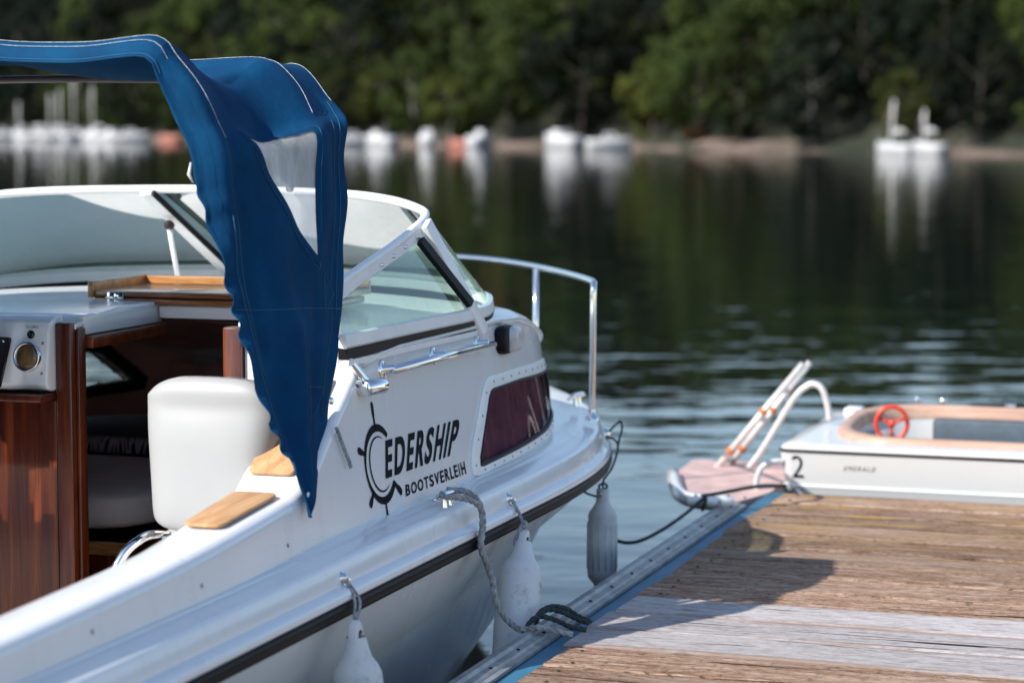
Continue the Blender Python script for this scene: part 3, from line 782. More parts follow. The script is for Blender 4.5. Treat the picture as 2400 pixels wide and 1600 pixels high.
# roof
SL0, SL1, SLY = -3.64, -3.10, 7.12                            # companionway slot
rows = []
hw0 = fside(6.6, 1.34) - XC
us = sorted(set([-1 + 2 * i / 24 for i in range(25)] + [(SL0 - XC) / hw0, (SL1 - XC) / hw0] + [.93, .965, .985, -.93, -.965, -.985]))
ysr = [6.55, 6.7, 6.85, 7.0, SLY] + [q for q in ysc if q > SLY + .02]
for y in ysr:
    zt = ztop(y); hw = max(.004, fside(y, zt - .03) - XC); r = []
    for u in us:
        e = abs(u); zr = zt + .065 * (1 - u * u) * min(1, hw / .6)
        if e > .93: zr = lerp(zt + .065 * (1 - .93 ** 2) * min(1, hw / .6), zt - .03, ((e - .93) / .07) ** 2.2)
        r.append(Vector((XC + u * hw, y, zr)))
    rows.append(r)
def skr(i, j): return ysr[i] < SLY - .01 and us[j] >= (SL0 - XC) / hw0 - 1e-6 and us[j + 1] <= (SL1 - XC) / hw0 + 1e-6
solid(mk('cabin_roof', *grid(rows, skip=skr), 'white_gelcoat', ship), .018, 1)
def zroof(x, y):
    zt = ztop(y); u = (x - XC) / (fside(y, zt - .03) - XC); return zt + .065 * (1 - u * u)

# brown cabin lining (sides, ceiling, forward bulkhead) with the port window left open
yl = [6.60 + (9.2 - 6.60) * i / 110 for i in range(111)]
def lin_pt(y, j, n=18, inset=.055):
    z = lerp(.25, ztop(y) - .04, j / n); return Vector((fside(y, max(z, .87)) - inset - max(0, .87 - z) * .3, y, z))
rl = [[lin_pt(y, j) for j in range(19)] for y in yl]
v, f = grid(rl)
mk('cabin_lining', v, f, 'lining', ship)
def skl(i, j):
    c = (rl[i][j] + rl[i + 1][j + 1]) / 2; return inside(GLq, c.y, c.z)
v, f = grid(rl, skip=skl)
mk('cabin_lining', [mir(p) for p in v], f, 'lining', ship)
rows = [[Vector((lerp(fside(y, 1.3) - .055, 2 * XC - fside(y, 1.3) + .055, k / 16), y, 0)) for k in range(17)] for y in (SLY + .02, 7.4, 7.7, 8.0, 8.4, 8.8, 9.15)]
for r_ in rows:
    for p in r_: p.z = zroof(p.x, p.y) - .045
mk('cabin_ceiling', *grid(rows), 'lining', ship)
mk('cabin_end_wall', *grid([[(-3.15, 9.12, .45), (-3.05, 9.12, 1.02)], [(-4.55, 9.12, .45), (-4.65, 9.12, 1.02)]]), 'lining', ship)
mk('cabin_floor', *grid([[(-2.7, 6.5, .28), (-5.0, 6.5, .28)], [(-2.9, 9.1, .28), (-4.8, 9.1, .28)]]), 'mahogany', ship)
mk('cockpit_floor', *grid([[(-2.75, YS, .36), (-4.95, YS, .36)], [(-2.75, 6.6, .36), (-4.95, 6.6, .36)]]), 'cushion_fabric', ship)
solid(mk('transom', *grid([[(-2.6, YS + .01, .30), (-2.6, YS + .01, .95)], [(-5.1, YS + .01, .30), (-5.1, YS + .01, .95)]]), 'white_gelcoat', ship), .05)
box('bench', -4.9, -3.55, 4.0, 4.5, .37, .62, 'white_gelcoat', ship, .02)
# shelf and locker inside the cabin
box('shelf', -4.93, -4.78, 7.6, 9.0, 1.165, 1.195, 'dark_trim', ship, .008)
box('shelf', -4.93, -4.70, 7.2, 8.95, .78, .80, 'lining', ship, .005)

# side window, starboard and port
def ring_on(outer, inner, off_o, off_i, n=90):
    A = resample(outer + [outer[0]], n + 1)[:-1]; B = resample(inner + [inner[0]], n + 1)[:-1]
    # align the start points
    k = min(range(n), key=lambda q: (B[q] - A[0]).length); B = B[k:] + B[:k]
    def S(p, o): return Vector((fside(p.x, p.y) + o, p.x, p.y))
    return [[S(p, -.004) for p in A], [S(p, off_o) for p in A], [S(p.lerp(q, .25), off_o + .003) for p, q in zip(A, B)], [S(q, off_i + .003) for q in B], [S(q, -.012) for q in B]], A, B
def side_window(side):
    T = (lambda q: q) if side > 0 else mir
    dy = 0 if side > 0 else PDY; FRs = [p + Vector((dy, 0, 0)) for p in FR]; GLs = [p + Vector((dy, 0, 0)) for p in GL]; gp = [(p.x, p.y) for p in GLs]
    win = mk('window_frame', *(lambda g: ([T(p) for p in g[0]], g[1]))(grid(ring_on(FRs, GLs, .006, .006)[0], close_c=True)), 'painted_aluminium', ship); sharp(win, 50)
    rows, A, B = ring_on(FRs, GLs, .006, .006)
    # rubber bead round the pane
    bead = [Vector((fside(p.x, p.y) + .006, p.x, p.y)) for p in B]
    mk('bead', *(lambda g: ([T(p) for p in g[0]], g[1]))(tube_g(bead, .0065, 6, True)), 'black_rubber', win)
    ys_ = [p.x for p in GLs]; rows = []
    for i in range(41):
        y = lerp(min(ys_), max(ys_), i / 40); zz = [z for z in (.89 + .25 * k / 200 for k in range(201)) if inside(gp, y, z)]
        if len(zz) < 2: continue
        rows.append([Vector((fside(y, z) + .001, y, z)) for z in (zz[0] - .004, lerp(zz[0], zz[-1], .5), zz[-1] + .004)])
    mk('pane', *(lambda g: ([T(p) for p in g[0]], g[1]))(grid(rows)), 'tinted_glass' if side > 0 else 'clear_glass', win)
    sc = []
    for k, (p, q) in enumerate(zip(A, B)):
        if k % 3 == 0:
            m = p.lerp(q, .42); sc.append(lathe_g(T(Vector((fside(m.x, m.y) + .008, m.x, m.y))), (side, 0, 0), [(0, .0045), (.003, .004), (.0035, 0)], 7))
    tag(mk('screws', *join(*sc), 'galvanised', win), kind='stuff')
    return win
side_window(1)
pw = side_window(-1)
rows, A, B = ring_on([p + Vector((PDY, 0, 0)) for p in FR], [p + Vector((PDY, 0, 0)) for p in GL], .006, .006)
mk('inner_trim', *tube_g([mir(Vector((fside(p.x, p.y) - .055, p.x, p.y))) for p in [b.lerp(a, .25) for a, b in zip(A, B)]], .027, 8, True), 'dark_trim', pw)
# curtains behind the starboard pane
rows = []
for i in range(221):
    y = 7.38 + 1.50 * i / 220; d = .9 * math.sin(y * 46 + 2 * math.sin(y * 9)) + .6 * math.sin(y * 83 + 1)
    gap = .022 * max(0, math.sin(y * 15.5 + 1.2)) ** 6
    rows.append([Vector((fside(y, z) - .026 + .009 * d - gap, y, z)) for z in (.87, .98, 1.06, 1.16)])
mk('curtain', *grid(rows), 'curtain', ship)

# ------------------------------------------------------------------ windscreen
wb_s = [(-2.68, 6.42, 1.386), (-2.68, 7.0, 1.383), (-2.684, 7.63, 1.378)]
wb_f = [(-2.684, 7.63, 1.378), (-2.72, 7.87, 1.386), (-2.83, 8.10, 1.402), (-3.10, 8.27, 1.424), (-3.5, 8.35, 1.438), (XC, 8.37, 1.443)]
wt_s = [(-2.742, 6.54, 1.560), (-2.75, 6.63, 1.578), (-2.785, 7.10, 1.650), (-2.80, 7.36, 1.703)]
wt_f = [(-2.80, 7.36, 1.703), (-2.83, 7.52, 1.728), (-2.89, 7.635, 1.750), (-3.06, 7.75, 1.780), (-3.32, 7.83, 1.798), (XC, 7.88, 1.806)]
ws = mk('windscreen', *tube_g(cr([Vector(p) for p in wt_s[:-1]] + [Vector(p) for p in wt_f] + [mir(p) for p in reversed(wt_f[:-1])] + [mir(p) for p in reversed(wt_s[:-1])], 8), .0155, 10), 'painted_aluminium', ship)
def base_sweep(name, prof, m, par):
    P = cr([Vector(p) for p in wb_s[:-1]] + [Vector(p) for p in wb_f] + [mir(p) for p in reversed(wb_f[:-1])] + [mir(p) for p in reversed(wb_s[:-1])], 8)
    rows = []
    for i, p in enumerate(P):
        t = (P[min(i + 1, len(P) - 1)] - P[max(i - 1, 0)]); t.z = 0; t.normalize(); n = Vector((t.y, -t.x, 0))
        rows.append([p + n * o + Vector((0, 0, z)) for o, z in prof])
    v, f = grid(rows, close_c=True); k = len(prof); f += [tuple(range(k)), tuple(range(len(v) - k, len(v)))]
    return sharp(mk(name, v, f, m, par), 40)
base_sweep('base_rail', [(-.014, .0), (.012, -.004), (.017, .003), (.012, .036), (-.002, .040), (-.014, .034)], 'painted_aluminium', ws)
base_sweep('gasket', [(-.012, -.045), (.016, -.034), (.018, -.006), (-.012, -.002)], 'black_rubber', ws)
base_sweep('base_lip', [(-.012, -.06), (.020, -.055), (.022, -.037), (-.010, -.036)], 'painted_aluminium', ws)
def pane(b, t, n=24, side=1):
    B = resample(cr(b, 6), n); Tt = resample(cr(t, 6), n)
    rows = [[p, p.lerp(q, .5), q] for p, q in zip(B, Tt)]
    v, f = grid(rows); 
    return mk('pane', v if side > 0 else [mir(p) for p in v], f, 'windscreen_glass', ws)
for sd in (1, -1):
    pane([Vector(p) + Vector((0, 0, .03)) for p in wb_s], [Vector(p) for p in wt_s], side=sd)
    T = (lambda q: Vector(q)) if sd > 0 else mir
    # corner post: flat bar with a black seal on its aft face
    a, b = Vector((-2.650, 7.615, 1.335)), Vector((-2.766, 7.362, 1.716))
    d = Vector((0, .022, .014)); nx = Vector((.010, 0, .003))
    bar = [[T(p + d + nx), T(p - d + nx), T(p - d - nx), T(p + d - nx)] for p in (a, b)]
    v, f = grid(bar, close_c=True); f += [(0, 1, 2, 3), (7, 6, 5, 4)]
    cp = bevel(mk('corner_post', v, f, 'painted_aluminium', ws), .003)
    a2, b2_ = a + Vector((-.016, -.092, .098)), b + Vector((-.004, -.044, -.058))
    bar = [[T(p + Vector((0, .018, .012)) + nx * .7), T(p - Vector((0, .010, .007)) + nx * .7), T(p - Vector((0, .010, .007)) - nx), T(p + Vector((0, .018, .012)) - nx)] for p in (a2, b2_)]
    v, f = grid(bar, close_c=True); f += [(0, 1, 2, 3), (7, 6, 5, 4)]
    mk('seal', v, f, 'black_rubber', cp, smooth=False)
    # top side rail: a flat strip with screws
    P = resample(cr(wt_s, 6), 20); rows = []
    for p in P: rows.append([T(p + Vector((.012, 0, -.004))), T(p + Vector((.017, -.003, -.040))), T(p + Vector((.006, -.003, -.042))), T(p + Vector((-.002, 0, -.006)))])
    st = mk('side_strip', *grid(rows, close_c=True), 'painted_aluminium', ws); sharp(st)
    for k in (9, 12, 15, 18):
        p = P[k]; lathe('stud', T(p + Vector((.014, 0, -.022))), (sd, 0, .1), [(0, .007), (.006, .007), (.008, .005), (.012, .006), (.014, 0)], 'chrome', st, 10)
b = [Vector(p) + Vector((0, 0, .03)) for p in wb_f]; t = [Vector(p) for p in wt_f]
full_b = b + [mir(p) for p in reversed(b[:-1])]; full_t = t + [mir(p) for p in reversed(t[:-1])]
FB, FT = resample(cr(full_b, 6), 61), resample(cr(full_t, 6), 61)
cut = 33
for i0, i1 in ((0, cut), (cut, 60)):
    mk('pane', *grid([[p, p.lerp(q, .5), q] for p, q in list(zip(FB, FT))[i0:i1 + 1]]), 'windscreen_glass', ws)
def flatbar(name, a, b, wdt, th, m, par, wd=Vector((1, 0, 0))):
    d = (b - a).normalized(); u = (wd - d * wd.dot(d)).normalized(); n = d.cross(u)
    rows = [[p + u * wdt + n * th, p - u * wdt + n * th, p - u * wdt - n * th, p + u * wdt - n * th] for p in (a, b)]
    v, f = grid(rows, close_c=True); f += [(0, 1, 2, 3), (7, 6, 5, 4)]
    return bevel(mk(name, v, f, m, par), .003)
ma, mb = Vector((-4.06, 7.85, 1.792)), Vector((-3.93, 8.345, 1.445))
mu = flatbar('mullion', ma, mb, .026, .010, 'painted_aluminium', ws)
flatbar('seal', ma + Vector((.031, 0, 0)), mb + Vector((.031, 0, 0)), .006, .011, 'black_rubber', mu)
lathe('hinge_knob', (-4.02, 7.97, 1.665), (0, -1, .3), [(0, .018), (.018, .018), (.03, .012), (.032, 0)], 'dark_trim', ws, 10)
tube('window_stay', [(-4.02, 7.96, 1.66), (-4.015, 8.02, 1.46)], .010, 'painted_aluminium', ws, 8)

# ------------------------------------------------------------------ rails, light and fittings on the cabin side
def S(y, z, o=0): return Vector((fside(y, z) + o, y, z))
hr = tube('handrail', [S(6.69, 1.295, .042), S(7.15, 1.294, .042), S(7.64, 1.289, .042)], .0125, 'chrome', ship, 14)
for y in (6.70, 7.15, 7.585):
    lathe('flange', S(y, 1.294, -.002), (1, 0, .15), [(0, .032), (.005, .031), (.008, .026), (.010, .013), (.046, .011), (.046, 0)], 'chrome', hr, 16)
# navigation light: rounded block with a black base
def sblock(c, ax, ay, az, e=3.2, nu=22, nv=14):
    """superellipsoid"""
    def cs(a): c_ = math.cos(a); return math.copysign(abs(c_) ** (2 / e), c_)
    def sn(a): s_ = math.sin(a); return math.copysign(abs(s_) ** (2 / e), s_)
    rows = []
    for i in range(nv + 1):
        p = -math.pi / 2 + math.pi * i / nv
        rows.append([Vector(c) + Vector((ax * cs(p) * cs(2 * math.pi * k / nu), ay * cs(p) * sn(2 * math.pi * k / nu), az * sn(p))) for k in range(nu)])
    return grid(rows, close_c=True)
nl = mk('navigation_light', *sblock(S(7.885, 1.286, .03), .034, .068, .046), 'lamp_lens', ship)
mk('light_base', *sblock(S(7.855, 1.286, .014), .030, .078, .051), 'black_rubber', nl)
# grab rail / canopy strut mount
mt = lathe('strut_mount', S(6.47, 1.262, .03), (.25, .97, 0), [(0, 0), (0, .020), (.008, .025), (.09, .025), (.098, .020), (.098, .012), (.102, .012), (.102, 0)], 'chrome', ship, 20)
lathe('mount_foot', S(6.50, 1.262, -.005), (1, 0, 0), [(0, .026), (.03, .022)], 'chrome', mt, 16)
# sheer fittings: cleat, fender eyes
def cleat(y, x, z):
    c = mk('cleat', *tube_g(cr([(x - .012, y - .085, z + .028), (x - .004, y - .04, z + .036), (x + .002, y + .03, z + .036), (x + .010, y + .085, z + .030)], 4), [.006] * 3 + [.011] * 8 + [.006] * 2, 10), 'chrome', ship)
    for d in (-.025, .025): lathe('cleat_foot', (x, y + d, z - .005), (0, 0, 1), [(0, .012), (.03, .008), (.036, .008)], 'chrome', c, 10)
cleat(6.87, -2.515, .853)
cleat(9.15, -2.78, .905)
for y, z, x in ((5.92, .800, -2.478), (7.36, .803, -2.478)):
    e = lathe('fender_eye', (x, y, z), (1, 0, .15), [(-.004, .026), (.002, .025), (.006, .016), (.012, .013), (.018, .010), (.02, 0)], 'chrome', ship, 16)
    tube('eye_ring', [Vector((x + .016 + .010 * math.cos(a), y, z - .006 + .014 * math.sin(a))) for a in [2 * math.pi * k / 12 for k in range(12)]], .0035, 'chrome', e, 6, True)
lathe('fender_eye', (xs(8.98) - .01, 8.98, .81), (1, .1, .15), [(0, .028), (.006, .024), (.014, .014), (.02, 0)], 'chrome', ship, 14)
# small dark screw holes along the gunwale
for y in (4.66, 5.22, 5.80):
    lathe('plug', Vector((fside(y, .905), y, .905)), (1, 0, .1), [(-.002, .0065), (.002, .006), (.0025, 0)], 'galvanised', ship, 8)
# seat rail seams
# bow pulpit
def pulp(): 
    s = [(-2.645, 8.905, .875), (-2.640, 8.90, 1.10), (-2.637, 8.895, 1.36), (-2.642, 8.915, 1.405), (-2.67, 8.98, 1.422), (-2.87, 9.30, 1.428), (-3.13, 9.68, 1.430), (-3.42, 10.02, 1.432), (-3.66, 10.2, 1.433), (XC, 10.26, 1.433)]
    return [Vector(p) for p in s]
P_ = pulp(); P_ = P_ + [mir(p) for p in reversed(P_[:-1])]
pr = tube('bow_rail', cr(P_, 6), .0125, 'chrome', ship, 12)
for p in (Vector((-3.13, 9.68, 1.425)),):
    for q in (p, mir(p)): tube('stanchion', [q, Vector((q.x, q.y, .88))], .0125, 'chrome', pr, 12)
for q in (Vector((-2.645, 8.905, .885)), mir((-2.645, 8.905, .885))):
    lathe('foot', q, (0, 0, 1), [(-.01, .03), (.004, .028), (.008, .016), (.03, .015)], 'chrome', pr, 14)
lathe('deck_vent', (-3.05, 8.75, 1.22), (.2, .3, 1), [(0, .05), (.02, .05), (.05, .035), (.055, .09), (.07, .085), (.075, 0)], 'painted_aluminium', ship, 16)

# ------------------------------------------------------------------ lettering on the cabin side
LX, LZ, LR = 6.575, 1.020, .121
def arc_g(r0f, r1f, a0, a1, n=60):
    P, F = [], []
    for k in range(n + 1):
        a = lerp(a0, a1, k / n); r0, r1 = r0f(a), r1f(a)
        for r in (r0, r1): P.append((LX + r * math.cos(a), LZ + r * math.sin(a)))
        if k: F.append((2 * k - 2, 2 * k - 1, 2 * k + 1, 2 * k))
    return P, F
A0, A1 = R(42), R(322)
th = lambda a: .011 + .012 * (abs(math.sin((a - R(185)))) ** 1.5)
ring = arc_g(lambda a: LR - th(a), lambda a: LR, A0, A1)
parts = [ring]
th2 = lambda a: .0075 * max(.0, math.sin(math.pi * (a - R(58)) / R(250))) ** .6 + .0005
parts.append(arc_g(lambda a: LR * .70 - th2(a), lambda a: LR * .70, R(58), R(308)))
for a, l, w_ in ((R(90), .072, .0085), (R(158), .052, .011), (R(222), .050, .011), (R(270), .070, .0080), (R(322), .060, .012)):
    d = Vector((math.cos(a), math.sin(a))); n = Vector((-d.y, d.x)); P = []
    prof = [(-.012, .55), (.0, .62), (.3, .7), (.62, 1.0), (.85, 1.0), (.97, .7), (1.0, .25)]
    L_ = [(LR - .004 + (l * t if t > 0 else t), w_ * q) for t, q in prof]; F = []
    for i, (r, ww) in enumerate(L_):
        c = Vector((LX, LZ)) + d * r; P += [tuple(c + n * ww), tuple(c - n * ww)]
        if i: F.append((2 * i - 2, 2 * i - 1, 2 * i + 1, 2 * i))
    parts.append((P, F))
V, F = [], []
for p, f in parts:
    o_ = len(V); V += p; F += [tuple(i + o_ for i in q) for q in f]
lo = mk('lettering', [S(y, z, .0022) for y, z in V], F, 'lettering_black', ship, smooth=False, fix=False)
tag(lo, 'black ship wheel emblem on the cabin side')
def word(body, corners, bold, widths, gap, kern={}):
    """corners: bottom left, bottom right, top left, top right in (y, z)"""
    bl, br, tl, tr = [Vector(c) for c in corners]
    tot = sum(widths) + gap * (len(body) - 1); x = 0
    for ch, wd in zip(body, widths):
        tv, tf = text_mesh(ch, bold); pts = []
        for a, b in tv:
            u = (x + wd * a) / tot; p = bl.lerp(br, u).lerp(tl.lerp(tr, u), b); pts.append((p.x, p.y))
        mk('letter', [S(y, z, .0024) for y, z in pts], tf, 'lettering_black', lo, smooth=False, fix=False)
        x += wd + gap
        x += kern.get(ch, 0)
word('EDERSHIP', ((6.600, .972), (7.222, .965), (6.642, 1.083), (7.330, 1.070)), .03, (.64, .97, .63, .88, .74, .86, .24, .78), .27, {'R': -.16})
word('BOOTSVERLEIH', ((6.742, .897), (7.288, .889), (6.750, .931), (7.283, .931)), .022, (.66, .86, .86, .66, .62, .76, .56, .68, .52, .54, .13, .72), .20, {'I': .10, 'E': .03})

# ------------------------------------------------------------------ teak pads on the coaming
def pad(name, P4, m, thick=.010, r=.03, grooves=()):
    P = [p for p in roundpoly([Vector(p) for p in P4], r)]
    n = (Vector(P4[1]) - Vector(P4[0])).cross(Vector(P4[3]) - Vector(P4[0])).normalized()
    if n.z < 0: n = -n
    o = bevel(mk(name, *prism_g([p + n * .001 for p in P], n * thick), m, ship), .003)
    for t in grooves:
        a = Vector(P4[0]).lerp(Vector(P4[3]), t).lerp(Vector(P4[1]).lerp(Vector(P4[2]), t), .02) + n * (thick + .0006)
        b = Vector(P4[0]).lerp(Vector(P4[3]), t).lerp(Vector(P4[1]).lerp(Vector(P4[2]), t), .98) + n * (thick + .0006)
        s = (Vector(P4[3]) - Vector(P4[0])).normalized() * .0022
        mk('caulking', [a - s, a + s, b + s, b - s], [(0, 1, 2, 3)], 'dark_trim', o, smooth=False)
    return o
zp = lambda y: ztop(y) + .0035
pad('teak_pad', [(-2.630, 5.48, zp(5.48)), (-2.655, 5.90, zp(5.90)), (-2.79, 5.90, zp(5.90)), (-2.742, 5.48, zp(5.48))], 'teak', grooves=(.33, .66))
pad('teak_pad', [(-2.672, 6.04, zp(6.04)), (-2.715, 6.45, zp(6.45)), (-2.850, 6.45, zp(6.45)), (-2.812, 6.04, zp(6.04))], 'teak', r=.02)

# ------------------------------------------------------------------ bulkhead, companionway, console
YB = 6.55
box('bulkhead_panel', -3.06, -2.70, YB + .005, YB + .035, .30, 1.385, 'white_gelcoat', ship, .004)
box('door_post', -3.125, -3.062, YB - .015, YB + .05, .36, 1.425, 'mahogany', ship, .006)
box('door_post', -3.700, -3.642, YB - .025, YB + .05, .36, 1.425, 'mahogany', ship, .008)
box('door_stop', -3.640, -3.628, YB + .0, YB + .045, .36, 1.405, 'mahogany', ship, .003)
zl = 1.425
box('slot_lip', -3.665, -3.636, YB + .052, SLY + .02, zl - .045, zl + .018, 'white_gelcoat', ship, .006)
box('slot_lip', -3.104, -3.075, YB + .052, SLY + .02, zl - .045, zl + .012, 'white_gelcoat', ship, .006)
box('slot_lip', -3.634, -3.106, SLY - .01, SLY + .018, zl - .03, zl + .012, 'white_gelcoat', ship, .006)
box('slot_batten', -3.634, -3.606, YB + .052, SLY - .012, zl - .085, zl - .047, 'mahogany', ship, .004)
# folded hatch lid lying on the roof
hx0, hx1, hy0, hy1, hz = -3.87, -3.02, 7.10, 7.50, 1.440
hl = box('hatch_lid', hx0, hx1, hy0, hy1, hz + .024, hz + .044, 'hatch_wood', ship, .003)
box('lower_leaf', hx0, hx1, hy0, hy1 - .06, hz, hz + .0215, 'hatch_edge', hl, .003)
box('edge_strip', hx0 + .012, hx1, hy0 - .010, hy0 - .001, hz + .002, hz + .020, 'hatch_edge', hl, .002)
box('edge_strip', hx0 + .012, hx1, hy0 - .010, hy0 - .001, hz + .026, hz + .042, 'hatch_edge', hl, .002)
box('rim', hx0 - .020, hx0 - .001, hy0 - .012, hy1, hz + .020, hz + .075, 'hatch_wood', hl, .003)
box('rim', hx0 - .001, hx1, hy1 - .022, hy1 - .002, hz + .0445, hz + .072, 'hatch_wood', hl, .003)
hg = box('hinge', hx0 + .055, hx0 + .115, hy0 - .0135, hy0 - .0105, hz + .003, hz + .040, 'chrome', hl, .001)
tube('pin', [(hx0 + .052, hy0 - .016, hz + .022), (hx0 + .118, hy0 - .016, hz + .022)], .0045, 'chrome', hg, 8)
# console: moulded white housing with instruments
def cyl_y(name, x, z, y, prof, m, par, n=26): return lathe(name, (x, y, z), (0, -1, .12), prof, m, par, n)
cx1 = -3.702
prof = [(YB + .04, 1.445), (YB - .01, 1.444), (YB - .045, 1.430), (YB - .055, 1.40), (YB - .075, 1.235), (YB - .06, 1.215), (YB + .04, 1.205)]
rows = []
for x, k in ((cx1, 0), (cx1 - .03, 0), (cx1 - .075, .0), (cx1 - .10, -.012), (cx1 - .118, -.024), (cx1 - .15, -.03), (cx1 - .22, -.034), (cx1 - .26, -.05), (cx1 - .6, -.05), (-4.95, -.03)):
    rows.append([(x, y + (k if 1 <= i <= 5 else 0), z) for i, (y, z) in enumerate(prof)])
v, f = grid(rows, close_c=True); f += [tuple(range(7)), tuple(range(len(v) - 7, len(v)))]
con = bevel(mk('console', v, f, 'white_gelcoat', ship), .008, 3)
def on_con(z): return lerp(YB - .055, YB - .075, (1.40 - z) / .165)
g1 = cyl_y('gauge', -3.768, 1.318, on_con(1.318), [(-.01, .047), (.020, .047), (.024, .043), (.020, .040)], 'chrome', con)
cyl_y('dial', -3.768, 1.318, on_con(1.318) - .012, [(0, .041), (.006, .036), (.010, .018), (.011, 0)], 'instrument_face', g1)
cyl_y('switch', -3.765, 1.388, on_con(1.388), [(-.006, .013), (.003, .013), (.004, 0)], 'black_plastic', con)
for x, z in ((-3.722, 1.362), (-3.722, 1.268)): cyl_y('screw', x, z, on_con(z), [(-.004, .006), (.001, .005), (.002, 0)], 'galvanised', con, 8)
bp = [(-3.800, 1.384), (-3.832, 1.223), (-4.02, 1.223), (-4.02, 1.384)]
P = [Vector((x, on_con(z) - .055, z)) for x, z in [tuple(q)[:2] for q in roundpoly([Vector((*q, 0)) for q in bp], .012)]]
ip = mk('instrument_panel', *prism_g(P, (0, -.012, 0)), 'black_plastic', con); sharp(ip)
for x, z, r in ((-3.872, 1.318, .030), (-3.95, 1.318, .030), (-3.862, 1.262, .014), (-3.90, 1.255, .012)):
    b_ = cyl_y('bezel', x, z, on_con(z) - .066, [(-.004, r), (.006, r), (.008, r * .85), (.004, r * .8)], 'chrome', ip)
    cyl_y('dial', x, z, on_con(z) - .066, [(.003, r * .8), (.0035, 0)], 'lamp_lens', b_)
for x, z in ((-3.824, 1.372), (-3.852, 1.234)): cyl_y('screw', x, z, on_con(z) - .066, [(-.002, .004), (.002, .004), (.0025, 0)], 'chrome', ip, 8)
tv, tf = text_mesh('Twin USB 5V', .0)
mk('console_lettering', [(-3.785 + .045 * a, on_con(1.41) + .004 - .0055, 1.4085 + .007 * b) for a, b in tv], tf, 'lettering_black', con, smooth=False, fix=False)
box('console_trim', -4.95, cx1, YB - .115, YB + .03, 1.180, 1.203, 'mahogany', ship, .006)
box('mahogany_panel', -4.95, cx1, YB - .02, YB + .03, .36, 1.178, 'mahogany', ship, .004)
box('step', -3.63, -3.13, YB + .06, YB + .30, .29, .55, 'mahogany', ship, .01)

# ------------------------------------------------------------------ blue canvas canopy (top and hanging side panel)
AFT1 = [(-4.78, 5.92, 2.10), (-4.70, 5.92, 2.20), (-4.3, 5.92, 2.245), (XC, 5.92, 2.255), (-3.516, 5.92, 2.228), (-3.3, 5.92, 2.220), (-3.16, 5.92, 2.232), (-3.07, 5.92, 2.236), (-3.035, 5.92, 2.215)]
AFT2 = [(-3.035, 5.92, 2.215), (-3.018, 5.92, 2.17), (-2.985, 5.92, 2.10), (-2.962, 5.92, 2.05), (-2.931, 5.92, 1.99), (-2.915, 5.92, 1.93), (-2.906, 5.92, 1.87), (-2.842, 5.92, 1.69), (-2.791, 5.92, 1.523), (-2.727, 5.92, 1.331), (-2.662, 5.92, 1.176), (-2.60, 5.925, 1.069), (-2.575, 5.93, .962)]
FWD1 = [(-4.90, 6.75, 2.05), (-4.80, 6.75, 2.17), (-4.4, 6.75, 2.215), (XC, 6.75, 2.232), (-3.143, 6.75, 2.222), (-2.99, 6.75, 2.224)]
FWD2 = [(-2.99, 6.75, 2.224), (-2.94, 6.75, 2.215), (-2.890, 6.745, 2.178), (-2.842, 6.73, 2.126), (-2.80, 6.70, 2.085), (-2.755, 6.64, 2.04), (-2.748, 6.61, 1.93), (-2.722, 6.56, 1.765), (-2.702, 6.48, 1.574), (-2.698, 6.466, 1.458), (-2.672, 6.35, 1.353), (-2.665, 6.28, 1.185), (-2.62, 6.10, 1.045), (-2.575, 5.93, .962)]
N1, N2, NU = 60, 170, 90
rA = resample(cr(AFT1, 5), N1 + 1) + resample(cr(AFT2, 5), N2 + 1)[1:]
rB = resample(cr(FWD1, 5), N1 + 1) + resample(cr(FWD2, 5), N2 + 1)[1:]
NV = N1 + N2
def cpt(u, j):
    """u 0..1 aft to forward, j row along the canopy from port edge to the hanging tip"""
    a, b = rA[j], rB[j]; p = a.lerp(b, u)
    s = max(0, (j - N1) / N2)                                  # 0 on top, 0..1 down the side panel
    top = 1 - ss(0, .16, s)
    o = Vector((lerp(1, .1, top), 0, lerp(.05, 1, top))).normalized()
    hem = ss(0, .07, u) * (1 - .45 * ss(.07, .35, u)) * (1 - .85 * ss(.72, 1, u))
    d = .052 * hem * (1 - ss(.22, .5, s))
    d += .012 * ss(0, .1, u) * (1 - ss(.2, .5, s)) * (1 - ss(.7, 1, u))
    d -= .030 * math.sin(math.pi * u) * top * (.6 + .4 * math.cos((j / N1) * 9))
    mid = math.sin(math.pi * u)
    if j > N1:
        k = (1 - s) ** .35
        d += mid * (.020 * math.sin(u * 9.5 + s * 3.2 + .4) * ss(.02, .3, s) + .012 * math.sin(u * 19 - s * 5 + 1)) * k
        d -= .040 * mid * math.exp(-((s - .16) / .07) ** 2) * ss(.05, .5, u)
        d += .030 * math.exp(-((u - .28 - .2 * s) / .09) ** 2) * ss(.04, .25, s) * k
        d -= .028 * math.exp(-((u - .14 - .15 * s) / .06) ** 2) * ss(.04, .2, s) * k
        d += .0085 * math.sin(s * 78 + 3 * math.sin(u * 7) + 2 * math.sin(s * 23)) * math.exp(-(u / .07) ** 2) * ss(.2, .4, s)
        d += .0045 * math.sin(u * 34 + s * 7 + 4 * noise.noise(Vector((u * 3, s * 5, 0)))) * mid * ss(.28, .55, s) * (1 - ss(.85, 1, s))
        d += .010 * noise.noise(Vector((u * 7 + s * 3, s * 4.5, 1.7))) * mid
        d += .005 * math.sin(s * 40 + 1) * math.exp(-((1 - u) / .05) ** 2)
    d += .004 * noise.noise(Vector((p.x * 5, p.y * 7, p.z * 3.2)))
    q = ss(.45 * N1, N1, j) * (1 - ss(.10, .24, s))
    p = p + Vector((.012 * mid * ss(.04, .12, s) * (1 - ss(.12, .3, s)), 0, -.085 * math.exp(-((u - .46) / .22) ** 2) * q))
    return p + o * d
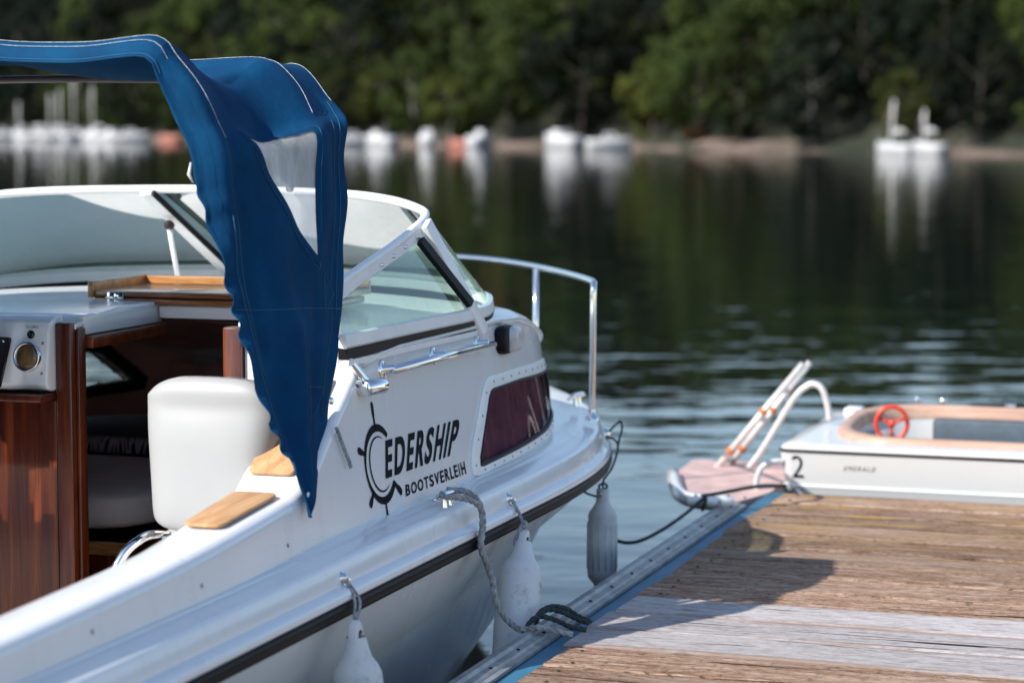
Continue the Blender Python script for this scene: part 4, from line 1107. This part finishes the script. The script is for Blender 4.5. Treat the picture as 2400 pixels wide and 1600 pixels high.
WPOLY = [(.30, 85), (.458, 88), (.608, 91), (.683, 91), (.717, 92), (.727, 95), (.704, 106), (.708, 119), (.733, 131), (.742, 135), (.692, 133), (.60, 126), (.50, 118), (.417, 110), (.333, 101), (.305, 93)]
rows = [[cpt(i / NU, j) for i in range(NU + 1)] for j in range(NV + 1)]
inw = lambda j, i: inside(WPOLY, (i + .5) / NU, j + .5)
canopy = solid(mk('canopy', *grid(rows, skip=inw), 'blue_canvas', ship), .0025, 0)
vw = mk('clear_window', *grid(rows, skip=lambda j, i: not inside([(.5425 + (a - .5425) * 1.03, 104 + (b - 104) * 1.03) for a, b in WPOLY], (i + .5) / NU, j + .5)), 'vinyl_window', canopy)
def cn(u, j, off=0.0):
    """point a little outboard of the canvas"""
    j = max(0, min(NV - 1, j)); i = int(j); t = j - i; p = cpt(u, i).lerp(cpt(u, min(NV, i + 1)), t)
    a = cpt(min(1, u + .01), i) - cpt(max(0, u - .01), i); b = cpt(u, min(NV, i + 2)) - cpt(u, max(0, i - 2))
    n = a.cross(b).normalized()
    if n.x + .6 * n.z < 0: n = -n
    return p + n * off
def uvline(pts, per=6):
    P = cr([Vector((u, j * .01, 0)) for u, j in pts], per); return [(p.x, p.y * 100) for p in P]
def ribbon(name, uv, half, m, par, off=.003, closed=False):
    C_ = [cn(u, j, off) for u, j in uv]; N_ = len(C_); rows = []
    for i, (u, j) in enumerate(uv):
        t = (C_[(i + 1) % N_ if closed else min(i + 1, N_ - 1)] - C_[i - 1 if (closed or i) else 0]).normalized()
        n = (cn(u, j, off + .01) - C_[i]).normalized(); s_ = t.cross(n).normalized()
        rows.append([C_[i] - s_ * half, C_[i] + n * .0012, C_[i] + s_ * half])
    return mk(name, *grid(rows, close_r=closed), m, par)
wl = [tuple(p)[:2] for p in cr([Vector((a, b, 0)) for a, b in WPOLY], 4, True)]
ribbon('window_hem', wl, .011, 'blue_canvas', canopy, .0035, True)
def stitch(uv, m='thread', r=.0011, off=.0035): return tube('stitching', [cn(u, j, off) for u, j in uv], r, m, canopy, 5)
out_ = [(.5425 + (a - .5425) * 1.10, 104 + (b - 104) * 1.10) for a, b in wl]
stitch(out_ + out_[:1], 'thread_blue', .0009)
stitch(uvline([(.985, q) for q in range(20, 82, 4)]), 'thread', .0010)
stitch(uvline([(.80, 22), (.80, 40), (.79, 56), (.80, 62), (.79, 68), (.78, 74), (.765, 79), (.76, 83)]), 'thread', .0009)
stitch(uvline([(.05, q) for q in range(20, 66, 5)]), 'thread', .0009, .004)
stitch(uvline([(.09, q) for q in range(22, 70, 5)] + [(.10, 76), (.12, 84), (.13, 90)]), 'thread', .0010, .004)
stitch(uvline([(.015, q) for q in range(20, 70, 5)]), 'thread_blue', .0010, .004)
stitch(uvline([(.95, q) for q in range(80, 160, 8)]), 'thread_blue', .0010)
stitch(uvline([(.90, q) for q in range(90, 190, 8)]), 'thread_blue', .0007)
stitch(uvline([(.085, 118), (.09, 135), (.10, 150), (.11, 165), (.12, 180), (.14, 200)]), 'thread_blue', .0011)
stitch(uvline([(.12, 118), (.13, 135), (.14, 150), (.15, 165), (.17, 180)]), 'thread_blue', .0009)
stitch(uvline([(.02, 152), (.3, 151.5), (.6, 150.5), (1, 150)]), 'thread_blue', .0012)
for tri in (((.82, 139), (.93, 146), (.82, 151), (.82, 139)), ((.66, 178), (.90, 178), (.70, 192), (.66, 178))):
    P = []
    for (a, b), (c, d) in zip(tri, tri[1:]):
        P += [(lerp(a, c, k / 8), lerp(b, d, k / 8)) for k in range(8)]
    stitch(P + [tri[-1]], 'thread_blue', .0008)
hm = ribbon('aft_hem', uvline([(.035, q) for q in range(4, 214, 6)]), .016, 'blue_canvas', canopy, .002)
lathe('snap_button', cn(.35, 221, .002), (1, 0, 0), [(0, .008), (.003, .007), (.004, 0)], 'painted_aluminium', canopy, 10)
tube('tag', [cpt(0, 98) + Vector((-.004, 0, .0)), cpt(0, 101) + Vector((-.010, -.006, -.01)), cpt(0, 104) + Vector((-.002, -.004, -.01))], [.003, .0055, .002], 'boat_white', canopy, 6)
# frame tubes under the canvas
fr_ = tube('canopy_frame', cr([(-4.80, 6.70, 1.95), (-4.72, 6.73, 2.13), (-4.4, 6.74, 2.175), (XC, 6.74, 2.190), (-3.2, 6.74, 2.180), (-3.0, 6.72, 2.145), (-2.92, 6.66, 2.03), (-2.88, 6.5, 1.85)], 6), .0125, 'dull_brown_tube', ship, 10)
tube('aft_hoop', cr([(-3.05, 6.30, 2.10), (-2.98, 6.25, 1.95), (-2.88, 6.30, 1.75), (-2.78, 6.375, 1.50), (-2.70, 6.44, 1.385), (-2.632, 6.515, 1.266)], 6), .0125, 'chrome', fr_, 12)
# added curtain, out of view: shades the mahogany, its holes shape sun patches
holes = ([(-4.47, 1.50), (-4.36, 1.40), (-4.36, 1.66), (-4.47, 1.80)], [(-4.27, 1.42), (-4.20, 1.45), (-4.18, 1.62), (-4.24, 1.58), (-4.30, 1.60)])
crow = [[Vector((x, 5.925 + .012 * math.sin(x * 21) + .006 * math.sin(x * 43 + z), z)) for x in [lerp(-4.95, -3.66, k / 80) for k in range(81)]] for z in [lerp(.98, 2.24, k / 60) for k in range(61)]]
def skc(i, j):
    c = (crow[i][j] + crow[i + 1][j + 1]) / 2; return any(inside(h, c.x, c.z) for h in holes)
mk('added_shade_curtain', *grid(crow, skip=skc), 'blue_canvas', canopy)

# short cord hanging beside the canopy
cd = rope('loose_cord', [S(6.26, 1.17, .012), S(6.285, 1.12, .012), S(6.31, 1.07, .014), S(6.32, 1.045, .014)], .006, 'rope_grey'); tag(cd, 'short frayed cord end hanging down the cabin side beside the canopy', 'cord')
lathe('canopy_button', S(6.275, 1.245, 0), (1, 0, 0), [(0, .012), (.006, .011), (.008, 0)], 'chrome', ship, 10)

# ------------------------------------------------------------------ helm chair, cushions
ch = empty('helm_chair', (-2.98, 6.2, .36), 'white vinyl helm chair on bent steel tubes in the cockpit', 'chair')
rows = []
for t in (0, .03, .08, .25, .45, .62, .74, .80, .86, .91, .95, .98, 1.0):
    z = lerp(.868, 1.322, t)
    hw = interp([(0, .140), (.03, .166), (.08, .180), (.3, .190), (.7, .213), (.86, .219), (.91, .214), (.95, .200), (.98, .176), (1, .138)], t)
    th_ = interp([(0, .014), (.03, .030), (.08, .038), (.62, .042), (.74, .036), (.80, .031), (.86, .036), (.91, .038), (.95, .032), (.98, .022), (1, .008)], t); yo = 6.115 + .06 * (t - .5)
    r = []
    for k in range(24):
        a = 2 * math.pi * k / 24; c_, s_ = math.cos(a), math.sin(a)
        r.append((-2.975 + hw * math.copysign(abs(c_) ** .38, c_), yo + th_ * math.copysign(abs(s_) ** .6, s_) + .045 * c_ * c_, z - .022 * c_ * c_ * (t > .9) + .012 * c_ * c_ * (t < .06)))
    rows.append(r)
v, f = grid(rows, close_c=True); f += [tuple(range(24)), tuple(range(len(v) - 24, len(v)))]
bk_ = mk('backrest', v, f, 'white_vinyl', ch); m = bk_.modifiers.new('sub', 'SUBSURF'); m.levels = m.render_levels = 2
st_ = mk('seat', *sblock((-2.965, 6.34, .83), .205, .18, .05, 4), 'white_vinyl', ch)
for x in (-3.15, -2.82):
    tube('frame_tube', cr([(x, 6.25, .83), (x, 6.13, .850), (x - .02, 6.07, .845), (x - .05, 6.01, .80), (x - .07, 5.98, .70), (x - .075, 5.98, .38)], 6), .0145, 'chrome', ch, 12)
tube('frame_tube', [(-3.10, 6.08, .848), (-2.84, 6.08, .848)], .0145, 'chrome', ch, 12)
tube('pedestal', [(-2.965, 6.30, .37), (-2.965, 6.30, .79)], .04, 'aluminium', ch, 14)
cu = mk('berth_cushion', *sblock((-4.30, 7.46, .735), .62, .46, .075, 5, 40, 20), 'cushion_fabric')
tag(cu, 'grey beige berth cushion inside the cabin doorway', 'cushion')
bb = box('berth_base', -4.93, -3.68, 7.0, 8.9, .29, .60, 'mahogany', ship, .01)
box('berth_board', -4.92, -3.69, 6.975, 6.998, .60, .645, 'hatch_wood', ship, .006)
bl = mk('dark_blanket', *sblock((-4.2, 8.25, .80), .55, .28, .09, 3, 40, 16), 'dark_fleece'); tag(bl, 'dark fleece blanket with pale fringe lying on the berth', 'blanket')
gs = []
rf = random.Random(3)
for k in range(60):
    x = lerp(-4.55, -3.75, k / 59); gs.append(tube_g([(x, 7.975, .855), (x + rf.uniform(-.01, .01), 7.945, .845), (x + rf.uniform(-.015, .015), 7.935, .80)], [.005, .006, .003], 5))
tag(mk('fringe', *join(*gs), 'fringe', bl), kind='stuff')

# ------------------------------------------------------------------ fenders
def fender(name, top, bottom, r, label, m='hull_gelcoat', eye=True, ribs=False):
    t, b = Vector(top), Vector(bottom); L = (t - b).length; ax = (b - t).normalized()
    root = empty(name, tuple(b), label, 'fender', 'boat fenders')
    if ribs: prof = [(-.03, .0), (-.03, r * .42), (.02, r * .45), (.035, r * .62), (.06, r * .92), (.075, r * .98), (.085, r * .94), (.095, r), (L - .09, r), (L - .065, r * .94), (L - .04, r * .55), (L, r * .5), (L, 0)]
    else: prof = [(-.012, r * .38), (.0, r * .44), (.02, r * .50), (.045, r * .62), (.065, r * .84), (.085, r * .97), (.11, r), (L * .55, r * 1.06), (L * .85, r * .98), (L - .05, r * .8), (L - .012, r * .42), (L, 0)]
    body = lathe('body', t, ax, prof, m, root, 26)
    if not ribs:
        # flattened eye lug
        u = Vector((0, 1, 0)); P = [t - ax * -.03 + u * .030, t + ax * -.01 + u * .030, t - ax * .045 + u * .022, t - ax * .06, t - ax * .045 - u * .022, t + ax * -.01 - u * .030, t - ax * -.03 - u * .030]
        lug = bevel(mk('lug', *prism_g([p - Vector((.013, 0, 0)) for p in P], (.026, 0, 0)), m, root), .006)
        lathe('eyelet', t - ax * .02 - Vector((.0145, 0, 0)), (1, 0, 0), [(0, .0), (0, .012), (.029, .012), (.029, 0)], 'dark_trim', lug, 12)
    else:
        lathe('end_cap', t + ax * (L - .03), ax, [(0, r * .56), (.04, r * .56), (.05, 0)], 'black_rubber', root, 20)
        for k in range(14):
            a = 2 * math.pi * k / 14 + .3; d = Vector((math.cos(a), math.sin(a), 0)) * (r * .995)
            tube('seam', [t + ax * .10 + d, t + ax * (L - .10) + d], .0026, 'fender_grey', body, 5)
        for s_ in (1, -1): lathe('eyelet', t + Vector((-.026 * s_ * 0, 0, .012)) + Vector((.02, -.05, 0)) * 0, (-.3, -1, 0), [(r * .40, .012), (r * .47, .012), (r * .47, .007)], 'chrome', body, 12)
    return root
plain('fender_grey', (.50, .52, .53), .55, var=.14, vs=14, bump=.08)
b = NB('fender_white')
d_ = b.ramp(b.noise(b.pos(), 22, 6, .75), [(.52, (0, 0, 0)), (.66, (.75,) * 3)])
d2_ = b.ramp(b.noise(b.pos(), 5, 3), [(.48, (0, 0, 0)), (.7, (1, 1, 1))])
b.set(Base_Color=b.mix((.64, .65, .65), (.14, .14, .13), b.mix(d_, d2_, 1.0, 'MULTIPLY')), Roughness=.55); b.bump(b.noise(b.pos(), 30, 4), .08, .004); MATS['fender_white'] = b.m
fender('fender', (-2.385, 5.80, .655), (-2.36, 5.79, .17), .068, 'scuffed white fender hanging below the bare gunwale eye, with a round lug hole', 'fender_white')
fender('fender', (-2.375, 7.215, .672), (-2.335, 6.965, .235), .070, 'long white fender leaning between hull and dock by the mooring rope', 'fender_white')
fender('fender', (-2.472, 8.47, .640), (-2.465, 8.44, .270), .056, 'grey cylindrical fender with black end hanging free off the bow', 'fender_grey', ribs=True)
# fender lines
def line(name, paths, r, m, label, cat='rope'):
    g = join(*[rope_g(cr(p, 6), r) for p in paths]); o = mk(name, *g, m); tag(o, label, cat, 'ropes'); return o
line('fender_line', [[(-2.46, 5.917, .790), (-2.425, 5.89, .745), (-2.405, 5.835, .715), (-2.392, 5.812, .69), (-2.368, 5.80, .672), (-2.383, 5.80, .665)], [(-2.46, 5.925, .790), (-2.42, 5.912, .745), (-2.40, 5.85, .715), (-2.40, 5.82, .700), (-2.40, 5.805, .665)], [(-2.398, 5.825, .722), (-2.385, 5.81, .70), (-2.402, 5.80, .685), (-2.385, 5.815, .668)]], .0042, 'rope_grey', 'thin grey line looped from gunwale eye to the scuffed fender lug')
line('fender_line', [[(-2.458, 7.357, .793), (-2.428, 7.33, .762), (-2.402, 7.285, .742), (-2.39, 7.26, .73)], [(-2.39, 7.27, .745), (-2.375, 7.25, .735), (-2.40, 7.24, .722), (-2.375, 7.235, .712), (-2.40, 7.262, .728), (-2.38, 7.275, .74)], [(-2.39, 7.26, .735), (-2.375, 7.235, .705), (-2.362, 7.228, .685), (-2.375, 7.222, .672)], [(-2.39, 7.25, .735), (-2.40, 7.218, .70), (-2.40, 7.20, .678), (-2.385, 7.215, .668)]], .0058, 'rope_grey', 'knotted grey line holding the long leaning fender')
line('fender_line', [[(-2.600, 8.98, .815), (-2.555, 8.99, .86), (-2.535, 8.96, .84), (-2.545, 8.95, .79), (-2.545, 8.93, .755)], [(-2.60, 8.97, .80), (-2.56, 8.95, .79), (-2.545, 8.935, .76), (-2.50, 8.70, .72), (-2.474, 8.49, .70), (-2.472, 8.475, .665)], [(-2.474, 8.49, .69), (-2.455, 8.475, .68), (-2.472, 8.46, .665), (-2.488, 8.475, .68), (-2.474, 8.485, .69)], [(-2.50, 8.25, .715), (-2.505, 8.36, .67), (-2.49, 8.44, .645)]], .0045, 'rope_dark', 'dark knotted line holding the grey bow fender')
# long slack line from behind the bow fender to the mooring bar
line('slack_line', [[(-2.52, 8.50, .56), (-2.46, 8.55, .47), (-2.42, 8.72, .425), (-2.38, 8.95, .43), (-2.335, 9.2, .465), (-2.30, 9.345, .505), (-2.285, 9.372, .515), (-2.28, 9.385, .49)]], .0075, 'rope_dark', 'dark slack line sagging from the bow to the mooring bar')
# mooring rope from the cleat to the dock
line('mooring_rope', [
    [(-2.52, 6.83, .895), (-2.49, 6.80, .893), (-2.47, 6.84, .885), (-2.445, 6.90, .868), (-2.425, 6.94, .835), (-2.415, 6.93, .78), (-2.415, 6.91, .72), (-2.40, 6.93, .66), (-2.385, 6.94, .60), (-2.37, 6.92, .55), (-2.345, 6.92, .505), (-2.31, 6.91, .478), (-2.27, 6.885, .470), (-2.215, 6.87, .484), (-2.16, 6.88, .475), (-2.11, 6.90, .462)],
    [(-2.525, 6.90, .897), (-2.50, 6.93, .892), (-2.47, 6.945, .885), (-2.44, 6.95, .86), (-2.427, 6.953, .82), (-2.424, 6.947, .775), (-2.425, 6.93, .72), (-2.41, 6.945, .665), (-2.395, 6.955, .61)],
], .0105, 'rope_grey', 'thick grey twisted mooring rope from the side cleat down to the dock')
line('dock_loop', [
    [(-2.11, 7.10, .462), (-2.16, 7.12, .475), (-2.20, 7.12, .496), (-2.235, 7.09, .506), (-2.262, 7.05, .496), (-2.27, 7.03, .47), (-2.262, 7.0, .44)],
    [(-2.11, 7.08, .462), (-2.16, 7.085, .475), (-2.205, 7.085, .492), (-2.24, 7.05, .502), (-2.265, 7.01, .485)],
    [(-2.27, 6.90, .455), (-2.258, 6.93, .487), (-2.235, 6.95, .502), (-2.19, 6.965, .492), (-2.14, 6.975, .47), (-2.09, 6.98, .463)],
], .0085, 'rope_dark', 'dark rope looped round the galvanised dock edge rail')
